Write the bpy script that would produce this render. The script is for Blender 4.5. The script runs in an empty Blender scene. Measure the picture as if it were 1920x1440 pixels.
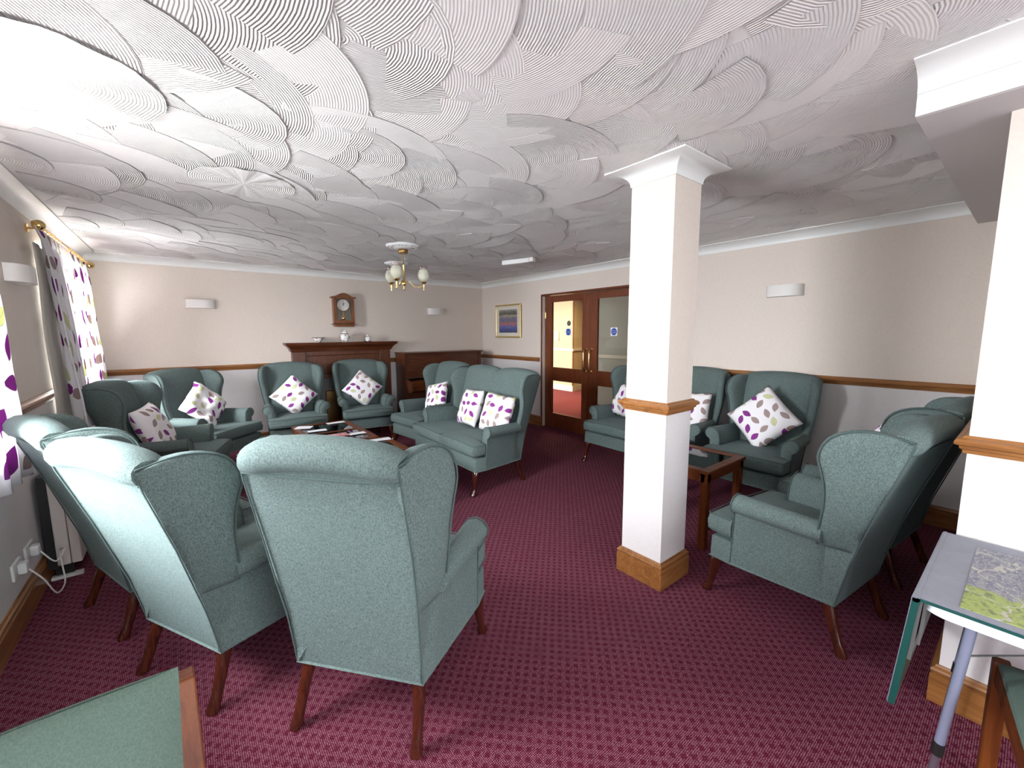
import bpy, bmesh, math, random
from math import sin, cos, pi, radians, sqrt, atan2
from mathutils import Vector, Matrix, noise
SC = bpy.context.scene
COL = SC.collection
# ------------------------------------------------------------------ camera, light, exposure
H = 2.42; XL = -0.779; XR = 4.505; YB = 6.573; YF = -3.2; ZD = 1.116; ZB = 0.16
CH = 1.514
def make_camera():
    yaw, pitch, roll, f = 0.6698, 0.1229, -0.0058, 778.53
    fw = Vector((sin(yaw)*cos(pitch), cos(yaw)*cos(pitch), -sin(pitch)))
    r0 = Vector((cos(yaw), -sin(yaw), 0)); u0 = r0.cross(fw)
    r = r0*cos(roll) + u0*sin(roll); u = -r0*sin(roll) + u0*cos(roll)
    cd = bpy.data.cameras.new('camera'); cam = bpy.data.objects.new('camera', cd); COL.objects.link(cam)
    m = Matrix((r, u, -fw)).transposed().to_4x4(); m.translation = Vector((0, 0, CH)); cam.matrix_world = m
    cd.sensor_fit = 'HORIZONTAL'; cd.sensor_width = 36; cd.lens = 36*f/1920; cd.clip_start = 0.02
    SC.camera = cam
make_camera()
SC.view_settings.view_transform = 'Standard'; SC.view_settings.look = 'None'; SC.view_settings.gamma = 1
SC.view_settings.use_curve_mapping = False
SC.view_settings.exposure = 1.32
w = bpy.data.worlds.new('sky'); SC.world = w; w.use_nodes = True
w.node_tree.nodes['Background'].inputs[0].default_value = (0.80, 0.90, 1.0, 1)
w.node_tree.nodes['Background'].inputs[1].default_value = 2.2
def area(name, loc, direction, sx, sy, power, color=(0.92, 0.96, 1.0), spread=180):
    ld = bpy.data.lights.new(name, 'AREA'); ld.shape = 'RECTANGLE'; ld.size = sx; ld.size_y = sy
    ld.energy = power; ld.color = color; ld.spread = radians(spread)
    o = bpy.data.objects.new(name, ld); COL.objects.link(o); o.location = loc
    o.rotation_euler = Vector(direction).to_track_quat('-Z', 'Y').to_euler()
    return o
# open sky seen by the window side and by the glazed rear, and sunlight thrown up from the pale paving
area('sky_light_window_side', (XL-2.4, 4.8, 2.45), (1, 0, -0.27), 9, 2.9, 2250)
area('sky_light_rear', (0.8, YF-2.0, 2.5), (0, 1, -0.30), 6, 3.0, 270)
area('paving_bounce', (XL-1.25, 3.4, 0.02), (0.55, 0, 1), 8.0, 1.3, 85, (1.0, 0.97, 0.92), 140)
# corridor ceiling lamps, warm
area('corridor_lamp', (7.0, 6.2, 2.36), (0, 0, -1), 0.9, 0.9, 33, (1.0, 0.78, 0.42))

# ------------------------------------------------------------------ materials
class NT:
    def __init__(s, name):
        s.m = bpy.data.materials.new(name); s.m.use_nodes = True; s.t = s.m.node_tree
        s.b = s.t.nodes['Principled BSDF']; s.out = s.t.nodes['Material Output']
    def n(s, typ, **kw):
        nd = s.t.nodes.new(typ)
        for k, v in kw.items():
            if k.startswith('i_'):
                key = k[2:]; key = int(key) if key.isdigit() else key.replace('_', ' ')
                s.set(nd.inputs[key], v)
            else: setattr(nd, k, v)
        return nd
    def set(s, sock, v):
        if hasattr(v, 'is_output') or isinstance(v, bpy.types.NodeSocket): s.t.links.new(v, sock)
        else: sock.default_value = v
    def math(s, op, a, b=None, c=None, clamp=False):
        nd = s.t.nodes.new('ShaderNodeMath'); nd.operation = op; nd.use_clamp = clamp
        for i, v in enumerate((a, b, c)):
            if v is not None: s.set(nd.inputs[i], v)
        return nd.outputs[0]
    def mix(s, f, a, b, blend='MIX'):
        nd = s.t.nodes.new('ShaderNodeMix'); nd.data_type = 'RGBA'; nd.blend_type = blend
        s.set(nd.inputs[0], f); s.set(nd.inputs[6], a if not isinstance(a, tuple) else a+(1,)*(4-len(a)))
        s.set(nd.inputs[7], b if not isinstance(b, tuple) else b+(1,)*(4-len(b)))
        return nd.outputs[2]
    def ramp(s, f, stops, interp='LINEAR'):
        nd = s.t.nodes.new('ShaderNodeValToRGB'); nd.color_ramp.interpolation = interp
        el = nd.color_ramp.elements
        while len(el) < len(stops): el.new(0.5)
        for e, (p, c) in zip(el, stops): e.position = p; e.color = c if len(c) == 4 else tuple(c)+(1,)
        s.set(nd.inputs[0], f); return nd.outputs[0]
    def bump(s, h, strength=0.3, dist=0.01):
        nd = s.n('ShaderNodeBump'); nd.inputs['Strength'].default_value = strength; nd.inputs['Distance'].default_value = dist
        s.set(nd.inputs['Height'], h); s.t.links.new(nd.outputs[0], s.b.inputs['Normal']); return nd
    def base(s, c): s.set(s.b.inputs['Base Color'], c if not isinstance(c, tuple) else c+(1,)*(4-len(c)))
    def p(s, **kw):
        for k, v in kw.items(): s.set(s.b.inputs[k.replace('_', ' ')], v)
    def coord(s, which='Object'): return s.n('ShaderNodeTexCoord').outputs[which]
    def noise(s, vec, scale, detail=2, rough=.5, dist=0):
        return s.n('ShaderNodeTexNoise', i_Vector=vec, i_Scale=scale, i_Detail=detail, i_Roughness=rough, i_Distortion=dist)
def srgb(r, g, b):
    f = lambda x: (x/255/12.92) if x/255 <= .04045 else ((x/255+.055)/1.055)**2.4
    return (f(r), f(g), f(b))
def plain(name, col, rough=.5, **kw):
    k = NT(name); k.base(col); k.p(Roughness=rough, **kw); return k.m
MAT = {}
def mat_wallpaper():
    k = NT('cream_wallpaper'); g = k.n('ShaderNodeNewGeometry').outputs['Position']
    n = k.noise(g, 60, 3); k.base(k.mix(n.outputs[0], (0.65, 0.565, 0.495), (0.73, 0.645, 0.575)))
    k.p(Roughness=.62); k.p(**{'Specular_IOR_Level': .35})
    k.bump(k.noise(g, 180, 2).outputs[0], .12, .002); return k.m
MAT['wall'] = mat_wallpaper()
def mat_wallpaper_low():
    k = NT('pale_wallpaper'); g = k.n('ShaderNodeNewGeometry').outputs['Position']
    n = k.noise(g, 60, 3); k.base(k.mix(n.outputs[0], (0.66, 0.62, 0.61), (0.74, 0.70, 0.69)))
    k.p(Roughness=.62); k.bump(k.noise(g, 180, 2).outputs[0], .12, .002); return k.m
MAT['wall_low'] = mat_wallpaper_low()
MAT['white'] = plain('white_gloss_paint', (0.80, 0.80, 0.78), .4)
MAT['white_matt'] = plain('white_matt_plaster', (0.78, 0.77, 0.76), .8)
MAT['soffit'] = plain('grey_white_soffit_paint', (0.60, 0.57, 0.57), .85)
def mat_ceiling():
    k = NT('combed_plaster'); a = k.n('ShaderNodeAttribute', attribute_name='comb').outputs['Vector']
    sp = k.n('ShaderNodeSeparateXYZ', i_0=a); g = k.n('ShaderNodeNewGeometry').outputs['Position']
    nz = k.noise(g, 9, 2).outputs[0]
    ph = k.math('ADD', k.math('MULTIPLY', sp.outputs[0], 2*pi/0.0105), k.math('MULTIPLY', nz, .25))
    wv = k.math('MULTIPLY', k.math('SINE', ph), sp.outputs[1])
    fade = k.math('MULTIPLY', wv, k.ramp(k.noise(g, 3.0, 1).outputs[0], [(.3, (.6,)*3), (.5, (1,)*3)]))
    k.base((0.80, 0.775, 0.77)); k.p(Roughness=.55); k.p(**{'Specular_IOR_Level': .4})
    k.bump(fade, 1.0, .0024); return k.m
MAT['ceiling'] = mat_ceiling()
def mat_carpet():
    k = NT('maroon_woven_carpet'); g = k.n('ShaderNodeNewGeometry').outputs['Position']
    g0 = g; rt = k.n('ShaderNodeVectorRotate', rotation_type='Z_AXIS', i_Vector=g, i_Angle=radians(45)); g = rt.outputs[0]
    sp = k.n('ShaderNodeSeparateXYZ', i_0=g); P = 0.037
    X = k.math('MULTIPLY', sp.outputs[0], 2*pi/P); Y = k.math('MULTIPLY', sp.outputs[1], 2*pi/P)
    # dark knots on a regular grid
    knot = k.math('MULTIPLY', k.math('MULTIPLY_ADD', k.math('SINE', X), 1.1, .5, clamp=True), k.math('MULTIPLY_ADD', k.math('SINE', Y), 1.1, .5, clamp=True))
    # small woven pale flecks, four to a knot
    w1 = k.noise(g, 170, 2, .6); wob = k.n('ShaderNodeVectorMath', operation='MULTIPLY_ADD', i_0=w1.outputs['Color'], i_1=(.0075, .0075, 0), i_2=g)
    s2 = k.n('ShaderNodeSeparateXYZ', i_0=wob.outputs[0]); Q = P/4
    fx = k.math('SINE', k.math('MULTIPLY', s2.outputs[0], 2*pi/Q)); fy = k.math('SINE', k.math('MULTIPLY', s2.outputs[1], 2*pi/Q))
    fleck = k.math('MULTIPLY', k.math('SUBTRACT', k.math('ADD', k.math('MULTIPLY', fx, fy), -.22), k.math('MULTIPLY', knot, .55)), 8, clamp=True)
    n = k.noise(g, 1.3, 2).outputs[0]; n2 = k.noise(g, 420, 2).outputs[0]
    dark = k.mix(n2, (0.052, 0.0025, 0.012), (0.112, 0.006, 0.026)); light = k.mix(n2, (0.27, 0.10, 0.15), (0.52, 0.30, 0.35))
    c = k.mix(k.math('MULTIPLY', fleck, .85), dark, light)
    k.base(k.mix(k.math('MULTIPLY', n, .25), c, (0.10, 0.008, 0.025))); k.p(Roughness=.95); k.p(**{'Specular_IOR_Level': .1})
    k.bump(k.noise(g, 500, 2).outputs[0], .6, .003); return k.m
MAT['carpet'] = mat_carpet()
def mat_wood(name, c1, c2, c3, scale=(1, 1, 1), rough=.34, coat=.15, freq=9, along=0):
    k = NT(name); o = k.coord('Object'); mp = k.n('ShaderNodeMapping', i_Vector=o)
    s = [freq]*3; s[along] = freq*.09; mp.inputs['Scale'].default_value = s
    n1 = k.noise(mp.outputs[0], 3.2, 5, .62, 1.1).outputs[0]
    n2 = k.noise(mp.outputs[0], 19, 3, .6, .2).outputs[0]
    c = k.ramp(n1, [(.28, c1), (.5, c2), (.72, c3)]); c = k.mix(k.math('MULTIPLY', n2, .45), c, c1)
    k.base(c); k.p(Roughness=rough); k.p(Coat_Weight=coat, Coat_Roughness=.2); k.p(**{'Specular_IOR_Level': .5 if coat else .2}); k.bump(n2, .05, .002); return k.m
OAK = ((0.16, 0.058, 0.014), (0.29, 0.115, 0.030), (0.40, 0.185, 0.058))
MAHO = ((0.060, 0.013, 0.003), (0.125, 0.030, 0.007), (0.20, 0.058, 0.012))
for i, ax in enumerate('xyz'):
    MAT['oak_'+ax] = mat_wood('golden_oak_'+ax, *OAK, along=i)
    MAT['maho_'+ax] = mat_wood('red_mahogany_'+ax, *MAHO, along=i, rough=.42, coat=.0)
DOORW = ((0.10, 0.022, 0.007), (0.17, 0.042, 0.012), (0.24, 0.068, 0.020))
for i, ax in enumerate('xyz'): MAT['door_'+ax] = mat_wood('varnished_door_wood_'+ax, *DOORW, along=i, rough=.3)
FIREW = ((0.060, 0.015, 0.005), (0.11, 0.030, 0.010), (0.17, 0.052, 0.017))
for i, ax in enumerate('xyz'): MAT['fire_'+ax] = mat_wood('brown_surround_wood_'+ax, *FIREW, along=i, rough=.35)
MAT['leg'] = mat_wood('polished_dark_cherry', (0.030, 0.006, 0.003), (0.055, 0.011, 0.006), (0.09, 0.018, 0.008), along=2, rough=.14, coat=.6)
MAT['leg_red'] = mat_wood('polished_red_cherry', (0.034, 0.006, 0.003), (0.062, 0.012, 0.005), (0.10, 0.022, 0.008), along=2, rough=.18, coat=.5)
def mat_fabric(name, ca, cb, nscale=1.0, sheen=.05):
    k = NT(name); o = k.coord('Object')
    mp = k.n('ShaderNodeMapping', i_Vector=o); mp.inputs['Scale'].default_value = (1, 1, .55)
    a = k.noise(mp.outputs[0], 240*nscale, 3, .7).outputs[0]; b = k.noise(o, 5, 2).outputs[0]
    c = k.ramp(a, [(.36, ca), (.5, tuple((x+y)/2 for x, y in zip(ca, cb))), (.64, cb)])
    c = k.mix(k.math('MULTIPLY', b, .3), c, tuple(x*.82 for x in ca))
    k.base(c); k.p(Roughness=.85); k.p(Sheen_Weight=sheen, Sheen_Roughness=.5, Sheen_Tint=(0.75, 0.9, 0.95, 1)); k.p(**{'Specular_IOR_Level': .1})
    k.bump(k.noise(o, 420*nscale, 2).outputs[0], .35, .0015); return k.m
MAT['teal'] = mat_fabric('teal_chenille', (0.074, 0.101, 0.095), (0.165, 0.214, 0.203))
MAT['pipe'] = mat_fabric('teal_piping_cord', (0.055, 0.080, 0.076), (0.10, 0.135, 0.128), 2)
MAT['teal_dining'] = mat_fabric('sage_teal_weave', (0.088, 0.128, 0.103), (0.125, 0.172, 0.140), 1.6)
def mat_leaf(name, scale, translucent=0.0, coordname='UV'):
    k = NT(name); uv = k.coord(coordname); oi = k.n('ShaderNodeObjectInfo').outputs['Random']
    off = k.n('ShaderNodeCombineXYZ', i_0=k.math('MULTIPLY', oi, 17.3), i_1=k.math('MULTIPLY', oi, 9.1))
    sc = k.n('ShaderNodeVectorMath', operation='SCALE', i_0=uv, i_Scale=scale)
    ad = k.n('ShaderNodeVectorMath', operation='ADD', i_0=sc.outputs[0], i_1=off.outputs[0])
    nz = k.noise(ad.outputs[0], 1.5, 2)
    def layer(scl, shift, L, W):
        q = k.n('ShaderNodeVectorMath', operation='ADD', i_0=ad.outputs[0]); q.inputs[1].default_value = (shift, shift*.63, 0)
        v = k.n('ShaderNodeTexVoronoi', voronoi_dimensions='2D', i_Vector=q.outputs[0], i_Scale=scl); v.inputs['Randomness'].default_value = .42
        qq = k.n('ShaderNodeVectorMath', operation='SUBTRACT', i_0=q.outputs[0], i_1=v.outputs['Position'])
        cs = k.n('ShaderNodeSeparateColor', i_0=v.outputs['Color'])
        rot = k.n('ShaderNodeVectorRotate', rotation_type='Z_AXIS', i_Vector=qq.outputs[0], i_Angle=k.math('MULTIPLY', cs.outputs[0], 6.28))
        s = k.n('ShaderNodeSeparateXYZ', i_0=rot.outputs[0])
        x = k.math('DIVIDE', s.outputs[0], L); y = k.math('ABSOLUTE', s.outputs[1])
        lim = k.math('MULTIPLY', k.math('SUBTRACT', 1, k.math('MULTIPLY', x, x)), W)
        d = k.math('SUBTRACT', lim, y)
        mask = k.math('MULTIPLY', d, 60, clamp=True)
        mid = k.math('LESS_THAN', y, .008)
        edge = k.math('LESS_THAN', d, .035)
        return mask, cs.outputs[1], k.math('MAXIMUM', edge, mid)
    base = (0.86, 0.83, 0.85)
    m1, c1, e1 = layer(1.0, 0, .43, .235)
    pal = k.ramp(c1, [(0, (0.24, 0.035, 0.24)), (.40, (0.36, 0.27, 0.25)), (.74, (0.62, 0.64, 0.36))], 'CONSTANT')
    pal = k.mix(k.math('MULTIPLY', e1, .35), pal, (0.16, 0.09, 0.13))
    c = k.mix(m1, base, pal)
    k.base(c); k.p(Roughness=.8); k.p(**{'Specular_IOR_Level': .2})
    k.bump(k.noise(uv, 90, 2).outputs[0], .15, .002)
    if translucent:
        tr = k.n('ShaderNodeBsdfTranslucent', i_Color=c); ms = k.n('ShaderNodeMixShader'); ms.inputs[0].default_value = translucent
        k.t.links.new(k.b.outputs[0], ms.inputs[1]); k.t.links.new(tr.outputs[0], ms.inputs[2]); k.t.links.new(ms.outputs[0], k.out.inputs['Surface'])
    return k.m
MAT['leaf'] = mat_leaf('leaf_print_cotton', 10.0)
MAT['curtain'] = mat_leaf('leaf_print_curtain', 5.2, .35)
MAT['brass'] = plain('polished_brass', (0.72, 0.50, 0.20), .22, Metallic=1.0)
MAT['dark_brass'] = plain('antique_brass', (0.30, 0.18, 0.07), .35, Metallic=1.0)
MAT['gold'] = plain('gold_frame_leaf', (0.78, 0.60, 0.26), .3, Metallic=.9)
MAT['chrome'] = plain('satin_steel', (0.72, 0.72, 0.72), .2, Metallic=1.0)
MAT['tube'] = plain('blue_grey_enamelled_tube', (0.27, 0.29, 0.40), .3, Metallic=.35)
MAT['tube_dark'] = plain('mauve_grey_inner_tube', (0.16, 0.12, 0.15), .3, Metallic=.5)
MAT['black'] = plain('black_plastic', (0.012, 0.012, 0.012), .4)
MAT['laminate'] = plain('white_table_laminate', (0.74, 0.77, 0.80), .35)
MAT['paper'] = plain('white_paper', (0.82, 0.83, 0.86), .7)
MAT['cream_plastic'] = plain('cream_enamel', (0.62, 0.56, 0.52), .45)
MAT['socket'] = plain('white_socket_plastic', (0.72, 0.72, 0.70), .35)
MAT['china'] = plain('white_china_glaze', (0.85, 0.84, 0.82), .15)
MAT['fitting'] = plain('off_white_light_fitting', (0.74, 0.71, 0.68), .5)
def mat_clear(name, tint=(1, 1, 1), refl=.06, rough=0.02):
    k = NT(name); tr = k.n('ShaderNodeBsdfTransparent'); tr.inputs[0].default_value = tint+(1,)
    gl = k.n('ShaderNodeBsdfGlossy'); gl.inputs['Roughness'].default_value = rough
    fr = k.n('ShaderNodeLayerWeight'); fr.inputs['Blend'].default_value = .5
    f = k.math('MULTIPLY_ADD', k.math('POWER', fr.outputs['Facing'], 4.0), .75, refl*.6+.02, clamp=True)
    ms = k.n('ShaderNodeMixShader', i_0=f); k.t.links.new(tr.outputs[0], ms.inputs[1]); k.t.links.new(gl.outputs[0], ms.inputs[2])
    k.t.links.new(ms.outputs[0], k.out.inputs['Surface']); k.t.nodes.remove(k.b); return k.m
MAT['glass'] = mat_clear('clear_pane')
MAT['door_glass'] = mat_clear('door_pane', (.93, .95, .93), .03)
MAT['smoked'] = mat_clear('smoked_table_glass', (.10, .085, .08), .05)
def mat_shade():
    k = NT('opal_shade_glass'); k.base((0.80, 0.78, 0.64)); k.p(Roughness=.25, Coat_Weight=.4)
    tr = k.n('ShaderNodeBsdfTranslucent'); tr.inputs[0].default_value = (.9, .9, .78, 1); ms = k.n('ShaderNodeMixShader'); ms.inputs[0].default_value = .35
    k.t.links.new(k.b.outputs[0], ms.inputs[1]); k.t.links.new(tr.outputs[0], ms.inputs[2]); k.t.links.new(ms.outputs[0], k.out.inputs['Surface']); return k.m
MAT['shade'] = mat_shade()
MAT['shade_rim'] = mat_clear('clear_rose_frill_glass', (.92, .82, .78), .12, .1)
def mat_painting():
    k = NT('lakeside_painting'); uv = k.coord('UV'); s = k.n('ShaderNodeSeparateXYZ', i_0=uv)
    n = k.noise(uv, 11, 5, .7, 1.5).outputs[0]
    mp = k.n('ShaderNodeMapping', i_Vector=uv); mp.inputs['Scale'].default_value = (14, 4, 1)
    n2 = k.noise(mp.outputs[0], 1.6, 4, .7).outputs[0]
    f = k.math('ADD', s.outputs[1], k.math('MULTIPLY_ADD', n, .50, -.25))
    c = k.ramp(f, [(.0, (0.03, 0.05, 0.10)), (.18, (0.08, 0.09, 0.28)), (.30, (0.16, 0.15, 0.34)), (.37, (0.42, 0.12, 0.10)), (.42, (0.40, 0.16, 0.12)), (.47, (0.14, 0.12, 0.20)), (.66, (0.18, 0.17, 0.22)), (.73, (0.45, 0.38, 0.25)), (.78, (0.05, 0.06, 0.04)), (.9, (0.16, 0.15, 0.13)), (1, (0.35, 0.34, 0.33))])
    c = k.mix(k.ramp(n2, [(.6, (0, 0, 0)), (.72, (1, 1, 1))]), c, (0.55, 0.50, 0.52))
    c = k.mix(k.ramp(n2, [(.25, (1, 1, 1)), (.38, (0, 0, 0))]), c, (0.03, 0.06, 0.04))
    k.base(c); k.p(Roughness=.3); return k.m
MAT['painting'] = mat_painting()
def mat_puzzle():
    k = NT('aerial_map_print'); uv = k.coord('UV'); s = k.n('ShaderNodeSeparateXYZ', i_0=uv)
    n = k.noise(uv, 4, 4, .6, .6).outputs[0]; n2 = k.noise(uv, 26, 4, .7, .8); n3 = k.noise(uv, 60, 3, .7).outputs[0]
    f = k.math('ADD', k.math('MULTIPLY_ADD', n, .35, -.17), s.outputs[0])
    town = k.mix(k.ramp(n2.outputs[0], [(.48, (0, 0, 0)), (.56, (1, 1, 1))]), (0.13, 0.13, 0.19), (0.24, 0.24, 0.26))
    town = k.mix(k.ramp(n3, [(.56, (0, 0, 0)), (.62, (1, 1, 1))]), town, (0.42, 0.40, 0.34))
    green = k.mix(k.ramp(n2.outputs[0], [(.50, (0, 0, 0)), (.62, (1, 1, 1))]), (0.28, 0.34, 0.08), (0.10, 0.14, 0.05))
    olive = k.mix(k.ramp(n3, [(.42, (0, 0, 0)), (.6, (1, 1, 1))]), (0.22, 0.24, 0.14), (0.55, 0.54, 0.34))
    c = k.mix(k.ramp(f, [(.30, (0, 0, 0)), (.33, (1, 1, 1))]), green, town)
    g = k.math('ADD', k.math('MULTIPLY_ADD', n, .3, -.15), s.outputs[1])
    c = k.mix(k.math('MULTIPLY', k.ramp(g, [(.80, (0, 0, 0)), (.84, (1, 1, 1))]), k.ramp(f, [(.30, (0, 0, 0)), (.33, (1, 1, 1))])), c, olive)
    wq = k.noise(uv, 5, 3, .6); wp = k.n('ShaderNodeVectorMath', operation='MULTIPLY_ADD', i_0=wq.outputs['Color'], i_1=(.28, .28, 0), i_2=uv)
    wv = k.n('ShaderNodeTexVoronoi', feature='DISTANCE_TO_EDGE', i_Vector=wp.outputs[0], i_Scale=2.4)
    c = k.mix(k.math('LESS_THAN', wv.outputs['Distance'], .012), c, (0.40, 0.38, 0.32))
    k.base(c); k.p(Roughness=.45); return k.m
MAT['puzzle'] = mat_puzzle()
def mat_felt():
    k = NT('lavender_grey_felt'); o = k.coord('Object'); n = k.noise(o, 14, 4, .6, .5).outputs[0]
    k.base(k.mix(n, (0.10, 0.10, 0.13), (0.17, 0.17, 0.22))); k.p(Roughness=.95, Sheen_Weight=.3); return k.m
MAT['felt'] = mat_felt()
MAT['green_board'] = plain('dark_green_board_edge', (0.003, 0.055, 0.045), .4)
MAT['grey_lining'] = plain('grey_board_lining', (0.13, 0.125, 0.12), .8)
def mat_leaflet():
    k = NT('red_white_leaflet_print'); uv = k.coord('UV'); n = k.noise(uv, 5, 4, .6, .7).outputs[0]
    k.base(k.ramp(n, [(.40, (0.80, 0.78, 0.78)), (.46, (0.72, 0.35, 0.36)), (.52, (0.52, 0.04, 0.07)), (.62, (0.75, 0.25, 0.28))])); k.p(Roughness=.3); return k.m
MAT['leaflet'] = mat_leaflet()
def mat_pottery():
    k = NT('painted_pottery'); o = k.coord('Object'); v = k.n('ShaderNodeTexVoronoi', i_Vector=o, i_Scale=26)
    m = k.math('LESS_THAN', v.outputs['Distance'], .26)
    cs = k.n('ShaderNodeSeparateColor', i_0=v.outputs['Color'])
    pal = k.ramp(cs.outputs[0], [(0, (0.05, 0.04, 0.05)), (.4, (0.35, 0.10, 0.08)), (.7, (0.06, 0.10, 0.05))], 'CONSTANT')
    k.base(k.mix(m, (0.84, 0.82, 0.79), pal)); k.p(Roughness=.15); return k.m
MAT['pottery'] = mat_pottery()
MAT['pottery_rim'] = plain('dark_pottery_rim_glaze', (0.05, 0.035, 0.03), .2)
MAT['yellow'] = plain('warm_corridor_wallpaper', (0.56, 0.43, 0.26), .7)
MAT['corr_white'] = plain('corridor_white_paint', (0.66, 0.60, 0.48), .5)
MAT['corr_grey'] = plain('corridor_grey_wallpaper', (0.42, 0.42, 0.36), .8)
MAT['corr_carpet'] = plain('plain_red_carpet', (0.24, 0.035, 0.04), .95)
MAT['blue'] = plain('mandatory_sign_blue', (0.01, 0.055, 0.36), .4)
MAT['ink'] = plain('black_ink', (0.01, 0.01, 0.01), .5)
MAT['paving'] = plain('pale_paving', (0.55, 0.53, 0.49), .9)
MAT['render'] = plain('outdoor_white_render', (0.75, 0.75, 0.75), .9)

# ------------------------------------------------------------------ mesh helpers
def link(name, me, m=None, parent=None):
    o = bpy.data.objects.new(name, me); COL.objects.link(o)
    if m is not None:
        for q in (m if isinstance(m, (list, tuple)) else [m]): me.materials.append(q)
    if parent is not None: o.parent = parent
    return o
def done(name, bm, m=None, parent=None, smooth=None, sub=0, bev=0, segs=2):
    if bev:
        bmesh.ops.remove_doubles(bm, verts=bm.verts, dist=1e-6)
        es = [e for e in bm.edges if len(e.link_faces) == 2 and e.calc_face_angle(0) > radians(28)]
        if es: bmesh.ops.bevel(bm, geom=es, offset=bev, segments=segs, affect='EDGES', profile=.5, clamp_overlap=True)
    me = bpy.data.meshes.new(name)
    bmesh.ops.recalc_face_normals(bm, faces=bm.faces)
    bm.to_mesh(me); bm.free()
    o = link(name, me, m, parent)
    if smooth is not None or sub:
        me.polygons.foreach_set('use_smooth', [True]*len(me.polygons))
        if smooth: me.set_sharp_from_angle(angle=radians(smooth))
    if sub:
        md = o.modifiers.new('subdivision', 'SUBSURF'); md.levels = sub; md.render_levels = sub
    return o
def box(bm, x0, x1, y0, y1, z0, z1, mi=0):
    v = [bm.verts.new((x, y, z)) for z in (z0, z1) for y in (y0, y1) for x in (x0, x1)]
    fs = [(0, 2, 3, 1), (4, 5, 7, 6), (0, 1, 5, 4), (2, 6, 7, 3), (0, 4, 6, 2), (1, 3, 7, 5)]
    for f in fs: bm.faces.new([v[i] for i in f]).material_index = mi
    return v
def boxes(lst):
    bm = bmesh.new()
    for b in lst: box(bm, *b)
    return bm
def grid_face(bm, rows, closed_u=False, closed_v=False, mi=0, uv=None):
    V = [[bm.verts.new(p) for p in r] for r in rows]
    nr, nc = len(V), len(V[0]); L = bm.loops.layers.uv.verify() if uv else None
    for i in range(nr if closed_v else nr-1):
        for j in range(nc if closed_u else nc-1):
            i2, j2 = (i+1) % nr, (j+1) % nc
            try: f = bm.faces.new((V[i][j], V[i][j2], V[i2][j2], V[i2][j]))
            except ValueError: continue
            f.material_index = mi
            if uv:
                for l, (a, b) in zip(f.loops, ((i, j), (i, j+1), (i+1, j+1), (i+1, j))): l[L].uv = uv(a, b)
    return V
def loft(bm, rings, cap=True, mi=0):
    V = grid_face(bm, rings, closed_u=True, mi=mi)
    if cap:
        for r in (V[0], V[-1]):
            try: bm.faces.new(r).material_index = mi
            except ValueError: pass
    return V
def lathe(bm, prof, cx=0, cy=0, z0=0, n=24, mi=0, cap=True):
    loft(bm, [[(cx+r*cos(2*pi*i/n), cy+r*sin(2*pi*i/n), z0+z) for i in range(n)] for r, z in prof], cap, mi)
def tube(bm, pts, r, n=8, closed=False, mi=0, cap=True):
    pts = [Vector(p) for p in pts]; N = len(pts); rings = []; up = None
    for i, p in enumerate(pts):
        a = pts[(i-1) % N] if (closed or i > 0) else p; b = pts[(i+1) % N] if (closed or i < N-1) else p
        t = (b-a).normalized()
        if up is None:
            up = Vector((0, 0, 1)) if abs(t.z) < .9 else Vector((1, 0, 0))
        s = t.cross(up); 
        if s.length < 1e-4: s = t.cross(Vector((1, 0, 0)))
        s.normalize(); up = s.cross(t).normalized()
        rr = r[i] if isinstance(r, (list, tuple)) else r
        rings.append([p + s*(rr*cos(2*pi*k/n)) + up*(rr*sin(2*pi*k/n)) for k in range(n)])
    if closed: grid_face(bm, rings, closed_u=True, closed_v=True, mi=mi)
    else: loft(bm, rings, cap, mi)
def prism(bm, poly, axis, a, b, mi=0):
    """extrude a 2D polygon along an axis: poly coords are the two other axes in x,y,z order"""
    def P(u, v, w):
        return (w, u, v) if axis == 0 else ((u, w, v) if axis == 1 else (u, v, w))
    loft(bm, [[P(u, v, a) for u, v in poly], [P(u, v, b) for u, v in poly]], True, mi)
def thing(name, label, cat, loc=(0, 0, 0), rotz=0, group=None):
    o = bpy.data.objects.new(name, None); COL.objects.link(o); o.empty_display_size = .1
    o.location = loc; o.rotation_euler = (0, 0, rotz); tag(o, label, cat, group); return o
def tag(o, label, cat, group=None):
    o['label'] = label; o['category'] = cat
    if group: o['group'] = group
    return o
def struct(o): o['kind'] = 'structure'; return o
def dup(root, loc, rotz, label, group=None):
    r = root.copy(); COL.objects.link(r); r.location = loc; r.rotation_euler = (0, 0, rotz); r['label'] = label
    if group: r['group'] = group
    for ch in list(root.children):
        c = ch.copy(); COL.objects.link(c); c.parent = r
        for g in list(ch.children):
            d = g.copy(); COL.objects.link(d); d.parent = c
    return r

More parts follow.
